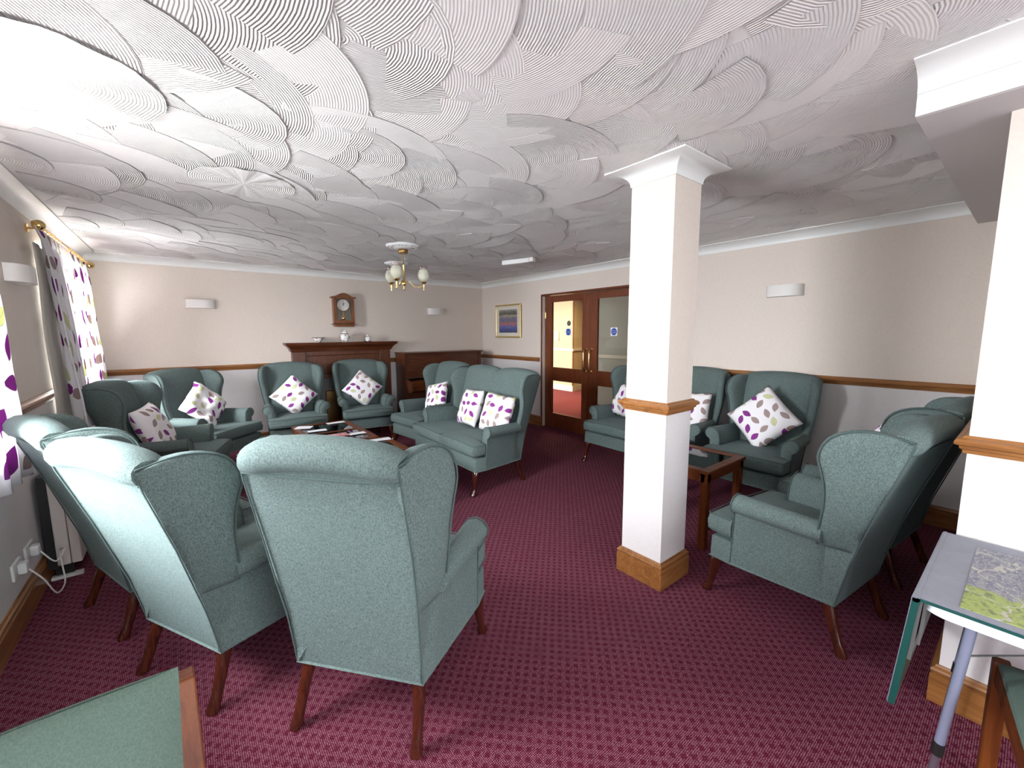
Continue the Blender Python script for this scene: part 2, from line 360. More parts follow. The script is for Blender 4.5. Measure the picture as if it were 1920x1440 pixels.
# ------------------------------------------------------------------ the room
TH = .30
def build_room():
    # floor
    fl = done('floor', boxes([(XL-TH, 4.62, YF-.2, YB+.2, -.06, 0)]), MAT['carpet']); struct(fl)
    # openings of the left wall: (y0, y1, z0, z1)
    ops = [(-2.4, .4, .85, 2.2), (1.62, 3.32, .90, 2.20), (4.62, 6.12, .90, 2.20)]
    def wall_with_openings(ax_lo, ax_hi, spans, z_top, make):
        out = []; a = ax_lo
        for (s0, s1, z0, z1) in spans:
            out.append(make(a, s0, 0, z_top)); out.append(make(s0, s1, 0, z0)); out.append(make(s0, s1, z1, z_top)); a = s1
        out.append(make(a, ax_hi, 0, z_top)); return out
    def split(lst, name, ms):
        bm = bmesh.new()
        for (x0, x1, y0, y1, z0, z1) in lst:
            if z0 < ZD-.03 < z1: box(bm, x0, x1, y0, y1, z0, ZD-.03, 1); box(bm, x0, x1, y0, y1, ZD-.03, z1, 0)
            else: box(bm, x0, x1, y0, y1, z0, z1, 1 if z1 <= ZD-.03 else 0)
        return struct(done(name, bm, ms))
    wm = [MAT['wall'], MAT['wall_low']]
    split(wall_with_openings(YF-.2, YB+.2, ops, H+.1, lambda a, b, z0, z1: (XL-TH, XL, a, b, z0, z1)), 'wall_left', wm)
    split([(XL, XR, YB, YB+.2, 0, H+.1)], 'wall_back', wm)
    # door wall with the recessed double door opening
    DY0, DY1, DZ = 3.08, 4.94, 2.108
    split([(XR, XR+.2, -.1, DY0, 0, H+.1), (XR, XR+.2, DY0, DY1, DZ, H+.1), (XR, XR+.2, DY1, YB+.2, 0, H+.1)], 'wall_door', wm)
    # partition block at the right with its end facing the room
    split([(2.32, XR+.2, YF, .13, 0, 2.27)], 'wall_right', wm)
    # rear wall behind the camera with wide glazing
    split(wall_with_openings(XL, 2.32, [(-.5, 2.1, .35, 2.2)], H+.1, lambda a, b, z0, z1: (a, b, YF-.2, YF, z0, z1)), 'wall_rear', wm)
    struct(done('trim_rear', boxes([(-.5, 2.1, YF-.12, YF-.06, 2.13, 2.2), (-.5, 2.1, YF-.12, YF-.06, .35, .42), (-.5, -.44, YF-.12, YF-.06, .42, 2.13), (.77, .83, YF-.12, YF-.06, .42, 2.13), (2.04, 2.1, YF-.12, YF-.06, .42, 2.13)]), MAT['white'], bev=.006))
    # beam over the partition
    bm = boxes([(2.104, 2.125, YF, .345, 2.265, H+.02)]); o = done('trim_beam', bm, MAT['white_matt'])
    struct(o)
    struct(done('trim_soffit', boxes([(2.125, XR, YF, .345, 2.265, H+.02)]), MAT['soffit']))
    # windows
    for i, (y0, y1, z0, z1) in enumerate(ops):
        r = thing('window_%d' % (i+1), 'x', 'window', (XL-.25, (y0+y1)/2, z0)); struct(r)
        for kk in ('label', 'category'): del r[kk]
        wd, hh = y1-y0, z1-z0; n = 3 if wd > 2 else 2
        L = [(-.03, .03, -wd/2, wd/2, 0, .07), (-.03, .03, -wd/2, wd/2, hh-.07, hh)]
        for q in range(n+1):
            c = -wd/2 + .035 + (wd-.07)*q/n; L.append((-.03, .03, c-.035, c+.035, .07, hh-.07))
        done('window_frame', boxes(L), MAT['white'], r, bev=.006)
        done('window_pane', boxes([(-.002, .002, -wd/2+.07, wd/2-.07, .07, hh-.07)]), MAT['glass'], r)
        done('window_sill', boxes([(-.03, .262, -wd/2+.003, wd/2-.003, -.02, .012)]), MAT['white'], r, bev=.006)
    # outside: paving and a neighbouring wall
    struct(done('floor_outside', boxes([(-9, XL-TH, YF-6, YB+4, -.25, -.1)]), MAT['paving']))
    # ceiling slab plus combed plaster fans
    bm = boxes([(XL-TH, XR+.2, YF-.2, YB+.2, H, H+.1)])
    lay = bm.verts.layers.float_vector.new('comb')
    rnd = random.Random(5)
    def fan(cx, cy, a0, sweep, r0, r1, dz, tilt, amp, n=9, m=5):
        rows = []
        for i in range(m+1):
            r = r0+(r1-r0)*i/m; row = []
            for j in range(n+1):
                a = a0 - sweep/2 + sweep*j/n
                x, y = cx+r*cos(a), cy+r*sin(a)
                z = H - dz - tilt*(i/m)**1.6*(1-.35*abs(2*j/n-1))
                v = bm.verts.new((x, y, z)); v[lay] = (r, amp, 0); row.append(v)
            rows.append(row)
        for i in range(m):
            for j in range(n):
                bm.faces.new((rows[i][j], rows[i][j+1], rows[i+1][j+1], rows[i+1][j]))
        # the little ridge where the comb stopped
        top = []
        for v in rows[-1]:
            u = bm.verts.new((v.co.x + .003*cos(atan2(v.co.y-cy, v.co.x-cx)), v.co.y+.003*sin(atan2(v.co.y-cy, v.co.x-cx)), H)); u[lay] = (0, 0, 0); top.append(u)
        for j in range(n): bm.faces.new((rows[-1][j], rows[-1][j+1], top[j+1], top[j]))
        for side in (0, n):
            for i in range(m):
                a, b = rows[i][side], rows[i+1][side]
                c = bm.verts.new((a.co.x, a.co.y, H)); d = bm.verts.new((b.co.x, b.co.y, H)); bm.faces.new((a, b, d, c))
    y = -0.6; k = 0
    while y < YB+.1:
        x = XL-.1 + (.15 if k % 2 else 0)
        while x < XR+.1:
            big = rnd.random() < .72
            r0 = rnd.uniform(.16, .34) if big else rnd.uniform(.0, .06)
            r1 = r0 + rnd.uniform(.30, .40); sw = rnd.uniform(.38, .52)/((r0+r1)/2) if big else radians(rnd.uniform(100, 170))
            a = radians(rnd.gauss(-25, 32))
            cx, cy = x+rnd.uniform(-.06, .06) - .5*(r0+r1)*cos(a), y+rnd.uniform(-.06, .06) - .5*(r0+r1)*sin(a)
            ok = all(XL-.05 < cx+r1*cos(a+s) < XR+.05 and -.9 < cy+r1*sin(a+s) < YB+.05 for s in (-1, 0, 1))
            if ok: fan(cx, cy, a, sw, r0, r1, rnd.uniform(.0006, .0035), rnd.uniform(.0008, .0055)*(1 if cy < 3.3 else 1.9), rnd.choice((1, 1, 1, .6, .25)))
            x += rnd.uniform(.27, .35)
        y += .215; k += 1
    # two sunburst twirls
    for (cx, cy, R) in ((-.30, 2.22, .33), (.37, 3.04, .27)):
        ctr = bm.verts.new((cx, cy, H-.016)); N = 44; prev = None; first = None; ring = []
        for i in range(N):
            a = 2*pi*i/N; hump = .006*(i % 4 < 2)
            col = []
            for t in (.25, .6, 1.0):
                v = bm.verts.new((cx+R*t*cos(a), cy+R*t*sin(a), H-.012-hump*t)); v[lay] = (R*t, .5, 0); col.append(v)
            ring.append(col)
        for i in range(N):
            A, B = ring[i], ring[(i+1) % N]
            bm.faces.new((ctr, A[0], B[0]))
            for q in (0, 1): bm.faces.new((A[q], A[q+1], B[q+1], B[q]))
    me = bpy.data.meshes.new('ceiling'); bm.to_mesh(me); bm.free()
    struct(link('ceiling', me, MAT['ceiling']))
build_room()

# ---- mouldings: cornice, dado rail, skirting run along paths (room side on the right of travel direction)
def cove(d=.112, h=.084):
    p = [(0, -h), (.006, -h)]
    for i in range(7):
        a = i/6*pi/2; p.append((.006+(d-.016)*(1-cos(a)), -h+.010+(h-.022)*sin(a)))
    p += [(d, -.010), (d, 0.006), (0, 0.006)]
    return p
DADO = [(0, 0), (.010, 0), (.016, -.008), (.030, -.014), (.036, -.024), (.034, -.034), (.022, -.040), (.020, -.050), (.013, -.055), (.011, -.068), (0, -.070)]
SKIRT = [(0, 0), (.007, 0), (.010, -.008), (.019, -.014), (.022, -.022), (.020, -.030), (.014, -.033), (.014, -.038), (.022, -.042), (.022, -.160), (0, -.160)]
def run(name, path, z, prof, m, closed=False, parent=None):
    """sweep a moulding profile (out, dz) along a horizontal polyline with mitred corners; 'out' is to the left of travel"""
    P = [Vector((x, y, 0)) for x, y in path]; N = len(P); rings = []
    for i in range(N):
        d1 = (P[i]-P[i-1]).normalized() if (i > 0 or closed) else (P[1]-P[0]).normalized()
        d2 = (P[(i+1) % N]-P[i]).normalized() if (i < N-1 or closed) else d1
        n1 = Vector((-d1.y, d1.x, 0)); n2 = Vector((-d2.y, d2.x, 0)); mt = (n1+n2); mt.normalize(); k = 1/max(.2, mt.dot(n1))
        rings.append([(P[i].x+mt.x*o*k, P[i].y+mt.y*o*k, z+dz) for o, dz in prof])
    bm = bmesh.new()
    if closed: grid_face(bm, rings, closed_u=True, closed_v=True)
    else: loft(bm, rings)
    return done(name, bm, m, parent, smooth=22)
e = .0005
struct(run('trim_cornice_left', [(XL, YB-.0), (XL, YF)], H, cove(), MAT['white']))
struct(run('trim_cornice_back', [(XR, YB), (XL, YB)], H, cove(), MAT['white']))
struct(run('trim_cornice_door', [(XR, .345), (XR, YB)], H, cove(), MAT['white']))
struct(run('trim_cornice_beam', [(2.104, YF), (2.104, .345)], H, cove(), MAT['white']))
# dado rails
struct(run('trim_dado_left', [(XL, 4.62), (XL, 3.32)], ZD, DADO, MAT['oak_y']))
struct(run('trim_dado_left_corner', [(XL, YB), (XL, 6.12)], ZD, DADO, MAT['oak_y']))
struct(run('trim_dado_back', [(XR, YB), (XL, YB)], ZD, DADO, MAT['oak_x']))
struct(run('trim_dado_door', [(XR, 4.96), (XR, YB)], ZD, DADO, MAT['oak_y']))
struct(run('trim_dado_door_side', [(XR, .13), (XR, 3.06)], ZD, DADO, MAT['oak_y']))
struct(run('trim_dado_right', [(2.32, -3.1), (2.32, .13), (XR, .13)], ZD, DADO, MAT['oak_y']))
struct(run('baseboard_left', [(XL, YB), (XL, YF)], ZB, SKIRT, MAT['oak_y']))
struct(run('baseboard_back', [(XR, YB), (XL, YB)], ZB, SKIRT, MAT['oak_x']))
struct(run('baseboard_door', [(XR+.07, 4.94), (XR, 4.94), (XR, YB)], ZB, SKIRT, MAT['oak_y']))
struct(run('baseboard_door_side', [(XR, .13), (XR, 3.08)], ZB, SKIRT, MAT['oak_y']))
struct(run('baseboard_right', [(2.32, -3.1), (2.32, .13), (XR, .13)], ZB, SKIRT, MAT['oak_y']))

# ---- pillar
def build_pillar():
    x0, x1, y0, y1 = 2.104, 2.372, 1.262, 1.534
    t = thing('pillar', 'square wallpapered pillar with oak rail and flared white capital standing mid room', 'pillar', ((x0+x1)/2, (y0+y1)/2, 0))
    struct(t); 
    for kk in ('label', 'category'): del t[kk]
    a = (x1-x0)/2; b = (y1-y0)/2
    bm = bmesh.new(); box(bm, -a, a, -b, b, 0, ZD-.03, 1); box(bm, -a, a, -b, b, ZD-.03, H, 0)
    done('shaft', bm, [MAT['wall'], MAT['wall_low']], t)
    path = [(-a, -b), (-a, b), (a, b), (a, -b)]
    run('capital', path, H, cove(), MAT['white'], True, t)
    run('dado_rail', path, ZD, DADO, MAT['oak_x'], True, t)
    run('skirting', path, ZB, SKIRT, MAT['oak_x'], True, t)
    t.name = 'trim_pillar'
build_pillar()

# ---- doors and corridor
def build_doors():
    X0 = 4.575; T = .045
    # opening lining
    struct(done('trim_doorway', boxes([(XR-.004, 4.64, 4.915, 4.94, 0, 2.108), (XR-.004, 4.64, 3.08, 3.105, 0, 2.108), (XR-.004, 4.64, 3.105, 4.915, 2.083, 2.108)]), MAT['door_z'], bev=.003))
    struct(done('trim_reveal', boxes([(XR+.012, 4.57, 4.909, 4.915, 0, 2.08)]), MAT['wall'], ))
    for i, (ya, yb, hs) in enumerate(((3.998, 4.905, -1), (3.11, 3.992, 1))):
        r = thing('door_%d' % (i+1), 'x', 'door', (X0, (ya+yb)/2, .005)); struct(r)
        for kk in ('label', 'category'): del r[kk]
        wd = (yb-ya)/2; S = .135
        L = [(0, T, -wd, -wd+S-.02, 0, 2.07), (0, T, wd-S, wd, 0, 2.07)]
        L += [(0, T, -wd+S-.02, wd-S, 0, .22), (0, T, -wd+S-.02, wd-S, .765, .955), (0, T, -wd+S-.02, wd-S, 1.985, 2.07)]
        done('door_panel', boxes(L), MAT['door_z'], r, bev=.004)
        done('upper_pane', boxes([(.018, .026, -wd+S-.02, wd-S, .955, 1.985)]), MAT['door_glass'], r)
        done('lower_pane', boxes([(.018, .026, -wd+S-.02, wd-S, .22, .765)]), MAT['door_glass'], r)
        # beading round the panes
        bd = []
        for (z0, z1) in ((.955, 1.985), (.22, .765)):
            a, b = -wd+S-.02, wd-S
            bd += [(-.004, .016, a, a+.012, z0, z1), (-.004, .016, b-.012, b, z0, z1), (-.004, .016, a+.012, b-.012, z0, z0+.012), (-.004, .016, a+.012, b-.012, z1-.012, z1)]
        done('glazing_bead', boxes(bd), MAT['door_x'], r, bev=.002)
        hy = hs*(wd-.05)
        hh = bmesh.new(); pts = [(-.002, hy, .945), (-.028, hy, .945), (-.05, hy, .96), (-.058, hy, 1.0), (-.060, hy, 1.10), (-.058, hy, 1.21), (-.05, hy, 1.25), (-.028, hy, 1.265), (-.002, hy, 1.265)]
        tube(hh, pts, .0095, 10)
        for z in (.945, 1.265):
            loft(hh, [[(xx, hy+rr*cos(q*pi/8), z+rr*sin(q*pi/8)) for q in range(16)] for xx, rr in ((0, .022), (-.008, .022), (-.014, .016))])
        done('pull_handle', hh, MAT['brass'], r, smooth=40)
        for z in (1.78, 1.02, .25):
            done('hinge', boxes([(-.012, .002, -hs*wd-.012 if hs < 0 else -wd-.004, -hs*wd+.004 if hs < 0 else -wd+.012, z-.05, z+.05)]), MAT['brass'], r, bev=.003)
        # blue mandatory disc on white sticker
        sy = 0.013 if i == 0 else .022; sy = (4.42-(ya+yb)/2) if i == 0 else (3.573-(ya+yb)/2); sz = 1.515
        st = done('fire_sign', boxes([(.0155, .0178, sy-.055, sy+.055, sz-.055, sz+.055)]), MAT['paper'], r)
        bm = bmesh.new(); loft(bm, [[(xx, sy+.048*cos(q*pi/20), sz+.048*sin(q*pi/20)) for q in range(40)] for xx in (.0150, .0156)])
        done('disc', bm, MAT['blue'], st)
        for dz, tx in ((.012, 'Fire door'), (-.012, 'keep shut')):
            text_mesh('lettering', tx, .020, MAT['paper'], st, (.0146, sy, sz+dz-.006), (pi/2, 0, -pi/2))
        if i == 0:
            bm = bmesh.new(); loft(bm, [[(xx, sy-.01+.04*cos(q*pi/16), sz+.13+.04*sin(q*pi/16)) for q in range(32)] for xx in (.0150, .0165)])
            done('round_sticker', bm, MAT['grey_lining'], r)
    # corridor beyond: carpet, walls, rail, skirting, ceiling
    struct(done('floor_corridor', boxes([(4.62, 11.5, 1.0, 11, -.06, -.001)]), MAT['corr_carpet']))
    struct(done('ceiling_corridor', boxes([(4.705, 11.5, 1.0, 11, 2.40, 2.5)]), MAT['corr_white']))
    cx, cy = 7.79, 7.34
    def cor_wall(name, p, q, m):
        P = Vector((p[0], p[1], 0)); Q = Vector((q[0], q[1], 0)); d = (Q-P).normalized(); n = Vector((d.y, -d.x, 0))*.12
        bm = bmesh.new(); loft(bm, [[P+Vector((0, 0, z)), Q+Vector((0, 0, z)), Q-n+Vector((0, 0, z)), P-n+Vector((0, 0, z))] for z in (0, 2.4)]); return struct(done(name, bm, m))
    cor_wall('wall_corridor_left', (cx, cy), (8.2, 10.6), MAT['yellow']) if False else None
    bm = bmesh.new(); loft(bm, [[(cx, cy, z), (7.93, 10.6, z), (10.9, 10.6, z), (10.9, 8.15, z)] for z in (0, 2.4)])
    struct(done('wall_corridor', bm, MAT['yellow']))
    path = [(10.9, 8.15), (cx, cy), (7.93, 10.6)]
    r1 = struct(run('trim_corridor_dado', path, 1.10, [(0, 0), (.03, 0), (.03, -.06), (0, -.06)], MAT['corr_white']))
    r2 = struct(run('baseboard_corridor', path, .15, [(0, 0), (.02, 0), (.02, -.15), (0, -.15)], MAT['corr_white']))
    struct(done('trim_corridor_corner', boxes([(cx-.012, cx+.02, cy-.015, cy+.012, .15, 2.4)]), MAT['oak_z']))
    # nearer grey wall seen through the right leaf
    struct(done('wall_corridor_near', boxes([(6.16, 6.4, 1.2, 5.49, 0, 2.4)]), MAT['corr_grey']))
    struct(done('baseboard_corridor_near', boxes([(6.135, 6.16, 1.2, 5.515, 0, .14), (6.16, 6.4, 5.49, 5.515, 0, .14)]), MAT['maho_y']))
    struct(done('trim_corridor_near', boxes([(6.13, 6.16, 1.2, 5.49, 1.04, 1.10)]), MAT['corr_white']))
    struct(done('wall_corridor_end', boxes([(4.705, 11.5, 11, 11.1, 0, 2.4), (4.705, 11.5, .9, 1.0, 0, 2.4), (11.5, 11.6, 1, 11, 0, 2.4)]), MAT['yellow']))
    # soap dispenser seen on the corridor wall
    d = done('wall_dispenser', boxes([(-.07, 0, -.06, .06, -.12, .12)]), MAT['white'], bev=.02); d.location = (7.815, 7.9, 1.42)
    tag(d, 'small white dispenser on the yellow corridor wall beyond the left door leaf', 'dispenser')
def text_mesh(name, s, size, m, parent, loc, rot, align='CENTER', ext=.0004):
    cu = bpy.data.curves.new(name, 'FONT'); cu.body = s; cu.size = size; cu.align_x = align; cu.extrude = ext; cu.resolution_u = 2
    tmp = bpy.data.objects.new('tmp', cu); COL.objects.link(tmp); bpy.context.view_layer.update()
    me = bpy.data.meshes.new_from_object(tmp); bpy.data.objects.remove(tmp)
    o = link(name, me, m, parent); me.materials.clear(); me.materials.append(m); o.location = loc; o.rotation_euler = rot
    return o
build_doors()

# ------------------------------------------------------------------ wing chairs
def lerp(a, b, t): return a+(b-a)*t
def interp(tab, t):
    if t <= tab[0][0]: return tab[0][1]
    for (a, va), (b, vb) in zip(tab, tab[1:]):
        if t <= b:
            k = (t-a)/(b-a)
            if isinstance(va, tuple): return tuple(lerp(p, q, k) for p, q in zip(va, vb))
            return lerp(va, vb, k)
    return tab[-1][1]
def smooth_curve(pts, n):
    """Catmull-Rom through 3D points"""
    P = [Vector(p) for p in pts]; P = [2*P[0]-P[1]] + P + [2*P[-1]-P[-2]]; out = []
    segs = len(P)-3
    for i in range(n+1):
        u = i/n*segs; s = min(int(u), segs-1); t = u-s; a, b, c, d = P[s:s+4]
        out.append(.5*((2*b) + (-a+c)*t + (2*a-5*b+4*c-d)*t*t + (-a+3*b-3*c+d)*t**3))
    return out
HW = [(.25, .262), (.45, .270), (.75, .290), (1.05, .306), (1.2, .308)]       # half width of the outside back by height
def chair_parts(root, ex=0.0, seats=1):
    T = MAT['teal']
    def X(x): return x + ex if x > 0 else (x - ex if x < 0 else 0)
    def pipe(part, pts, r):
        b_ = bmesh.new(); tube(b_, pts, r, 6); done('piping', b_, MAT['pipe'], part, smooth=60)
    # frame / front rail
    bm = bmesh.new()
    for s in (1,):
        fr = [(-.262, .0), (.262, .0), (.327, .47), (.325, .585), (-.325, .585), (-.327, .47)]
        nseg = 10
        top = []; 
        rings = []
        for z, k in ((.232, 1), (.26, 1.0), (.352, 1.0), (.358, .995)):
            rings.append([(X(x*k), y if y > .5 else y, z - (.012*0)) for x, y in fr])
        loft(bm, rings)
    done('seat_frame', bm, T, root, smooth=40, bev=.008)
    # legs
    for s in (-1, 1):
        bm = bmesh.new()
        path = [(.275, .535, .262, .040), (.283, .552, .225, .041), (.292, .568, .185, .034), (.298, .575, .13, .024), (.302, .582, .075, .0175), (.304, .592, .040, .0185), (.305, .604, .020, .027), (.305, .606, .008, .028), (.305, .602, .0, .022)]
        loft(bm, [[(s*X(x)+r*cos(2*pi*k/14), y+r*sin(2*pi*k/14), z) for k in range(14)] for x, y, z, r in path])
        done('leg', bm, MAT['leg'], root, smooth=50)
    for s in (-1, 1):
        bm = bmesh.new()
        path = [(.230, .036, .238, .025), (.236, .022, .19, .0245), (.243, .002, .13, .022), (.247, -.022, .06, .020), (.251, -.044, .015, .024), (.252, -.046, .0, .023)]
        loft(bm, [[(s*X(x)+r*.92*(abs(cos(a))**.7)*(1 if cos(a) >= 0 else -1), y+r*(abs(sin(a))**.7)*(1 if sin(a) >= 0 else -1), z) for a in [2*pi*k/16+.01 for k in range(16)]] for x, y, z, r in path])
        done('leg', bm, MAT['leg_red'], root, smooth=50)
    # arms: side panel with rolled top
    for s in (-1, 1):
        bm = bmesh.new()
        prof = [(.245, .30), (.243, .45), (.246, .56), (.262, .612), (.292, .642), (.330, .650), (.362, .636), (.380, .608), (.378, .578), (.362, .556), (.341, .548), (.334, .535), (.331, .45), (.329, .36), (.327, .240), (.285, .240)]
        rings = []
        for y, inset in ((-.008, 0), (.052, 0), (.064, 0), (.12, 0), (.22, 0), (.34, 0), (.445, 0), (.463, .004), (.470, .014)):
            cx, cz = .305, .5; row = []
            k = (.47-y)/.48
            for x, z in prof:
                zz = z - (.012*k if z > .5 else 0)
                w0 = x - .065*k*(1 if x > .30 else .45)
                if z > .5: w0 += .016*k
                if y < .06: w0 = min(w0, .258+.067*(max(y, 0)/.47)); zz = min(zz, .60)
                dx, dz = w0-cx, zz-cz; L = sqrt(dx*dx+dz*dz)+1e-6
                row.append((s*X(w0-dx/L*inset), y, zz-dz/L*inset))
            rings.append(row)
        loft(bm, rings); pt = done('arm', bm, T, root, smooth=60)
        fr = [(s*X(x), .466, z) for x, z in prof[1:15]]
        pipe(pt, fr, .0035)
    # wings
    for s in (-1, 1):
        F = smooth_curve([(.302, .074, .525), (.322, .069, .58), (.338, .062, .66), (.350, .054, .73), (.362, .056, .82), (.374, .072, .90), (.382, .088, .96), (.380, .078, 1.02), (.370, .045, 1.068), (.352, -.010, 1.096), (.335, -.075, 1.106), (.320, -.135, 1.098)], 22)
        rear = [Vector((interp(HW, z)+lerp(-.006, .002, min(1, max(0, (z-.50)/.1))), interp([(.25, .002), (.45, -.030), (.5, -.042), (.75, -.105), (1.05, -.190), (1.1, -.20)], z), z)) for z in [lerp(.525, 1.076, min(1, (i/22)*1.08)) for i in range(23)]]
        bm = bmesh.new(); no, rings = 6, []
        for i in range(23):
            a, b = rear[i], F[i]; row = []
            nrm = Vector((1, -.22, 0)).normalized()
            for j in range(no+1):           # outer face rear -> front
                u = j/no; p = a.lerp(b, u) + nrm*(.013*sin(pi*u)*min(1, i/8)); row.append(p)
            fdir = (b-a).normalized(); 
            row.append(b + fdir*.016 - nrm*.016); row.append(b + fdir*.012 - nrm*.040)
            th = .062
            for j in range(no, -1, -1):     # inner face front -> rear
                u = j/no; p = a.lerp(b, u) - nrm*(th*.9 + .012*sin(pi*u)); row.append(p)
            rings.append([(s*X(p.x), p.y, p.z) for p in row])
        # rounded top
        last = rings[-1]; V = loft(bm, rings); pt = done('wing', bm, T, root, smooth=75)
        pipe(pt, [(s*X(p.x+.003), p.y+.010, p.z+.002) for p in F] + [(s*X(.309), -.194, 1.084)], .0042)
    # backrest with rolled head
    sec = [(.0, .240), (-.032, .45), (-.072, .62), (-.107, .76), (-.147, .90), (-.181, 1.018), (-.190, 1.028), (-.206, 1.038), (-.218, 1.064), (-.217, 1.096), (-.200, 1.120), (-.175, 1.133), (-.137, 1.133), (-.102, 1.118), (-.078, 1.087), (-.060, 1.03), (-.040, .92), (-.008, .78), (.030, .64), (.062, .52), (.075, .42), (.070, .30)]
    bm = bmesh.new(); rings = []
    nx = 13 if seats == 1 else 33
    for i in range(nx):
        t = 2*i/(nx-1)-1; row = []
        tt = t if seats == 1 else (abs(t)*2-1)                      # position across one seat's pad
        crown = 1-abs(tt)**2.2
        groove = 0
        if seats > 1: groove = max(0, 1-abs(t)/.045)
        end = max(0, (abs(t)-.93)/.07)
        for (y, z) in sec:
            w = interp(HW, z) - (.0 if y < -.17 or z < 1.0 else .0)
            x = t*(w+ex-.002)
            if z > 1.0:
                c0y, c0z = -.150, 1.07; dy, dz = y-c0y, z-c0z
                k = 1 - .22*end - .10*groove
                yy, zz = c0y+dy*k, c0z+dz*k + .030*crown - .012 - .012*groove
            else:
                yy = y; zz = z
                if y > -.09 and z > .4: yy = y - .045*groove + .030*(1-abs(tt)**5)
            if z <= 1.0 and y < 0 and 0.3 < z: yy = y + .012*(1-t*t)
            row.append((x, yy, zz))
        rings.append(row)
    loft(bm, rings); pt = done('backrest', bm, T, root, smooth=65)
    pipe(pt, [(x*(.304+ex), -.188+.010*(1-x*x), 1.026-.006*(1-x*x)) for x in [q/8-1 for q in range(17)]], .0035)
    for s in (-1, 1):
        pipe(pt, [(s*(interp(HW, z)+ex+.001), interp([(.25, 0), (.45, -.035), (.75, -.107), (1.05, -.192)], z)-.002, z) for z in [.236, .35, .45, .6, .75, .9, 1.0, 1.07]], .0032)
    # seat cushions (T shaped)
    W = .245+ex
    for q in range(seats):
        xa = -W + q*2*W/seats; xb = xa + 2*W/seats
        rowsY = [(.045, 0), (.075, 0), (.20, 0), (.33, 0), (.44, 0), (.466, 0), (.478, .078), (.50, .082), (.56, .082), (.592, .080), (.606, .072)]
        bm = bmesh.new(); rings = []; nxs = 9
        z0, z1 = .384, .488
        for yi, (y, tw) in enumerate(rowsY):
            a = xa - (tw if q == 0 else 0) + .003; b = xb + (tw if q == seats-1 else 0) - .003
            ty = (y-.045)/(.606-.045); ed = min(1, min(ty, 1-ty)*7)
            row = []
            rr = .018
            for j in range(nxs):
                t = 2*j/(nxs-1)-1; row.append((lerp(a, b, j/(nxs-1))*(1) + (-t*.0), y, z1 - .012 + (.020*(1-t*t)+.012)*min(1, .35+ed)))
            row.append((b+.006, y, z1-.028)); row.append((b+.008, y, (z0+z1)/2)); row.append((b+.005, y, z0+.02))
            for j in range(nxs-1, -1, -1):
                row.append((lerp(a, b, j/(nxs-1)), y, z0))
            row.append((a-.005, y, z0+.02)); row.append((a-.008, y, (z0+z1)/2)); row.append((a-.006, y, z1-.028))
            rings.append(row)
        # bulging front
        zc = (z0+z1)/2
        front = [(x, .616, zc+(z-zc)*.86) for x, y, z in rings[-1]]; rings.append(front)
        rings.append([(x*.999, .620, zc+(z-zc)*.5) for x, y, z in front])
        loft(bm, rings); pt = done('seat_cushion', bm, T, root, smooth=60)
        a = xa - (.080 if q == 0 else 0); b = xb + (.080 if q == seats-1 else 0)
        for zz in (z1-.004, z0+.010):
            pts = [(a-.004, .49, zz), (a-.004, .60, zz), (a+.01, .617, zz), ((a+b)/2, .621, zz+(.010 if zz > .4 else 0)), (b-.01, .617, zz), (b+.004, .60, zz), (b+.004, .49, zz)]
            if seats > 1 and q == 0: pts = pts[:-2] + [(b-.002, .60, zz), (b-.002, .1, zz)]
            if seats > 1 and q == 1: pts = [(a+.002, .1, zz), (a+.002, .60, zz)] + pts[2:]
            pipe(pt, pts, .0035)
def lean_back(root, fy, fz, fx=0.0):
    """more or less recline and height for the finished chair"""
    for c in list(root.children)+[g for c in root.children for g in c.children]:
        for v in c.data.vertices:
            k = max(0, v.co.z-.25)
            v.co.y += fy*k*1.3; v.co.x *= 1 - fx*min(1, max(0, (v.co.z-.6)/.5)); v.co.z *= fz
CHAIRS = {}
def new_chair(key, x, y, deg, label, group):
    if key[0] == 'S':
        if 'settee' not in CHAIRS:
            t = thing('settee', label, 'settee', (x, y, 0), -radians(deg), group); chair_parts(t, .3157, 2); lean_back(t, -.033, .988); CHAIRS['settee'] = t; CHAIRS[key] = t; return t
        t = dup(CHAIRS['settee'], (x, y, 0), -radians(deg), label, group); CHAIRS[key] = t; return t
    if 'chair' not in CHAIRS:
        t = thing('wing_chair', label, 'armchair', (x, y, 0), -radians(deg), group); chair_parts(t); lean_back(t, -.033, .988); CHAIRS['chair'] = t; CHAIRS[key] = t; return t
    t = dup(CHAIRS['chair'], (x, y, 0), -radians(deg), label, group); CHAIRS[key] = t; return t
G1 = 'green wing chairs around the low tables'; G2 = 'green wing chairs in the right alcove'
A3 = thing('wing_chair', 'nearest teal wing chair seen from behind, its back square to the viewer', 'armchair', (.425, 1.486, 0), -radians(50.9), G1); chair_parts(A3); lean_back(A3, .03, 1.03, .06); CHAIRS['A3'] = A3
new_chair('A2', -.097, 2.178, 61.9, 'teal wing chair seen from behind, just left of the nearest chair', G1)
new_chair('A1', -.393, 2.968, 69.1, 'teal wing chair at the far left edge by the storage heater, back turned', G1)
new_chair('A4', -.355, 4.813, 106.4, 'teal wing chair by the curtained window, a cushion squarely against its shaded back', G1)
new_chair('A5', .036, 5.902, 137.6, 'teal wing chair angled in the far left corner with a crumpled diamond cushion', G1)
new_chair('A6', 1.119, 6.175, 184.6, 'teal wing chair facing the room, left of the two before the fire surround', G1)
new_chair('A7', 2.029, 6.172, 188.5, 'teal wing chair facing the room, right of the two before the fire surround', G1)
new_chair('A8', 2.696, 4.881, 263.9, 'teal wing chair before the upright piano, half hidden by the settee', G1)
new_chair('S9', 2.622, 3.756, 270.3, 'two seat teal wing settee with two cushions, beside the low tables', 'green two seat settees')
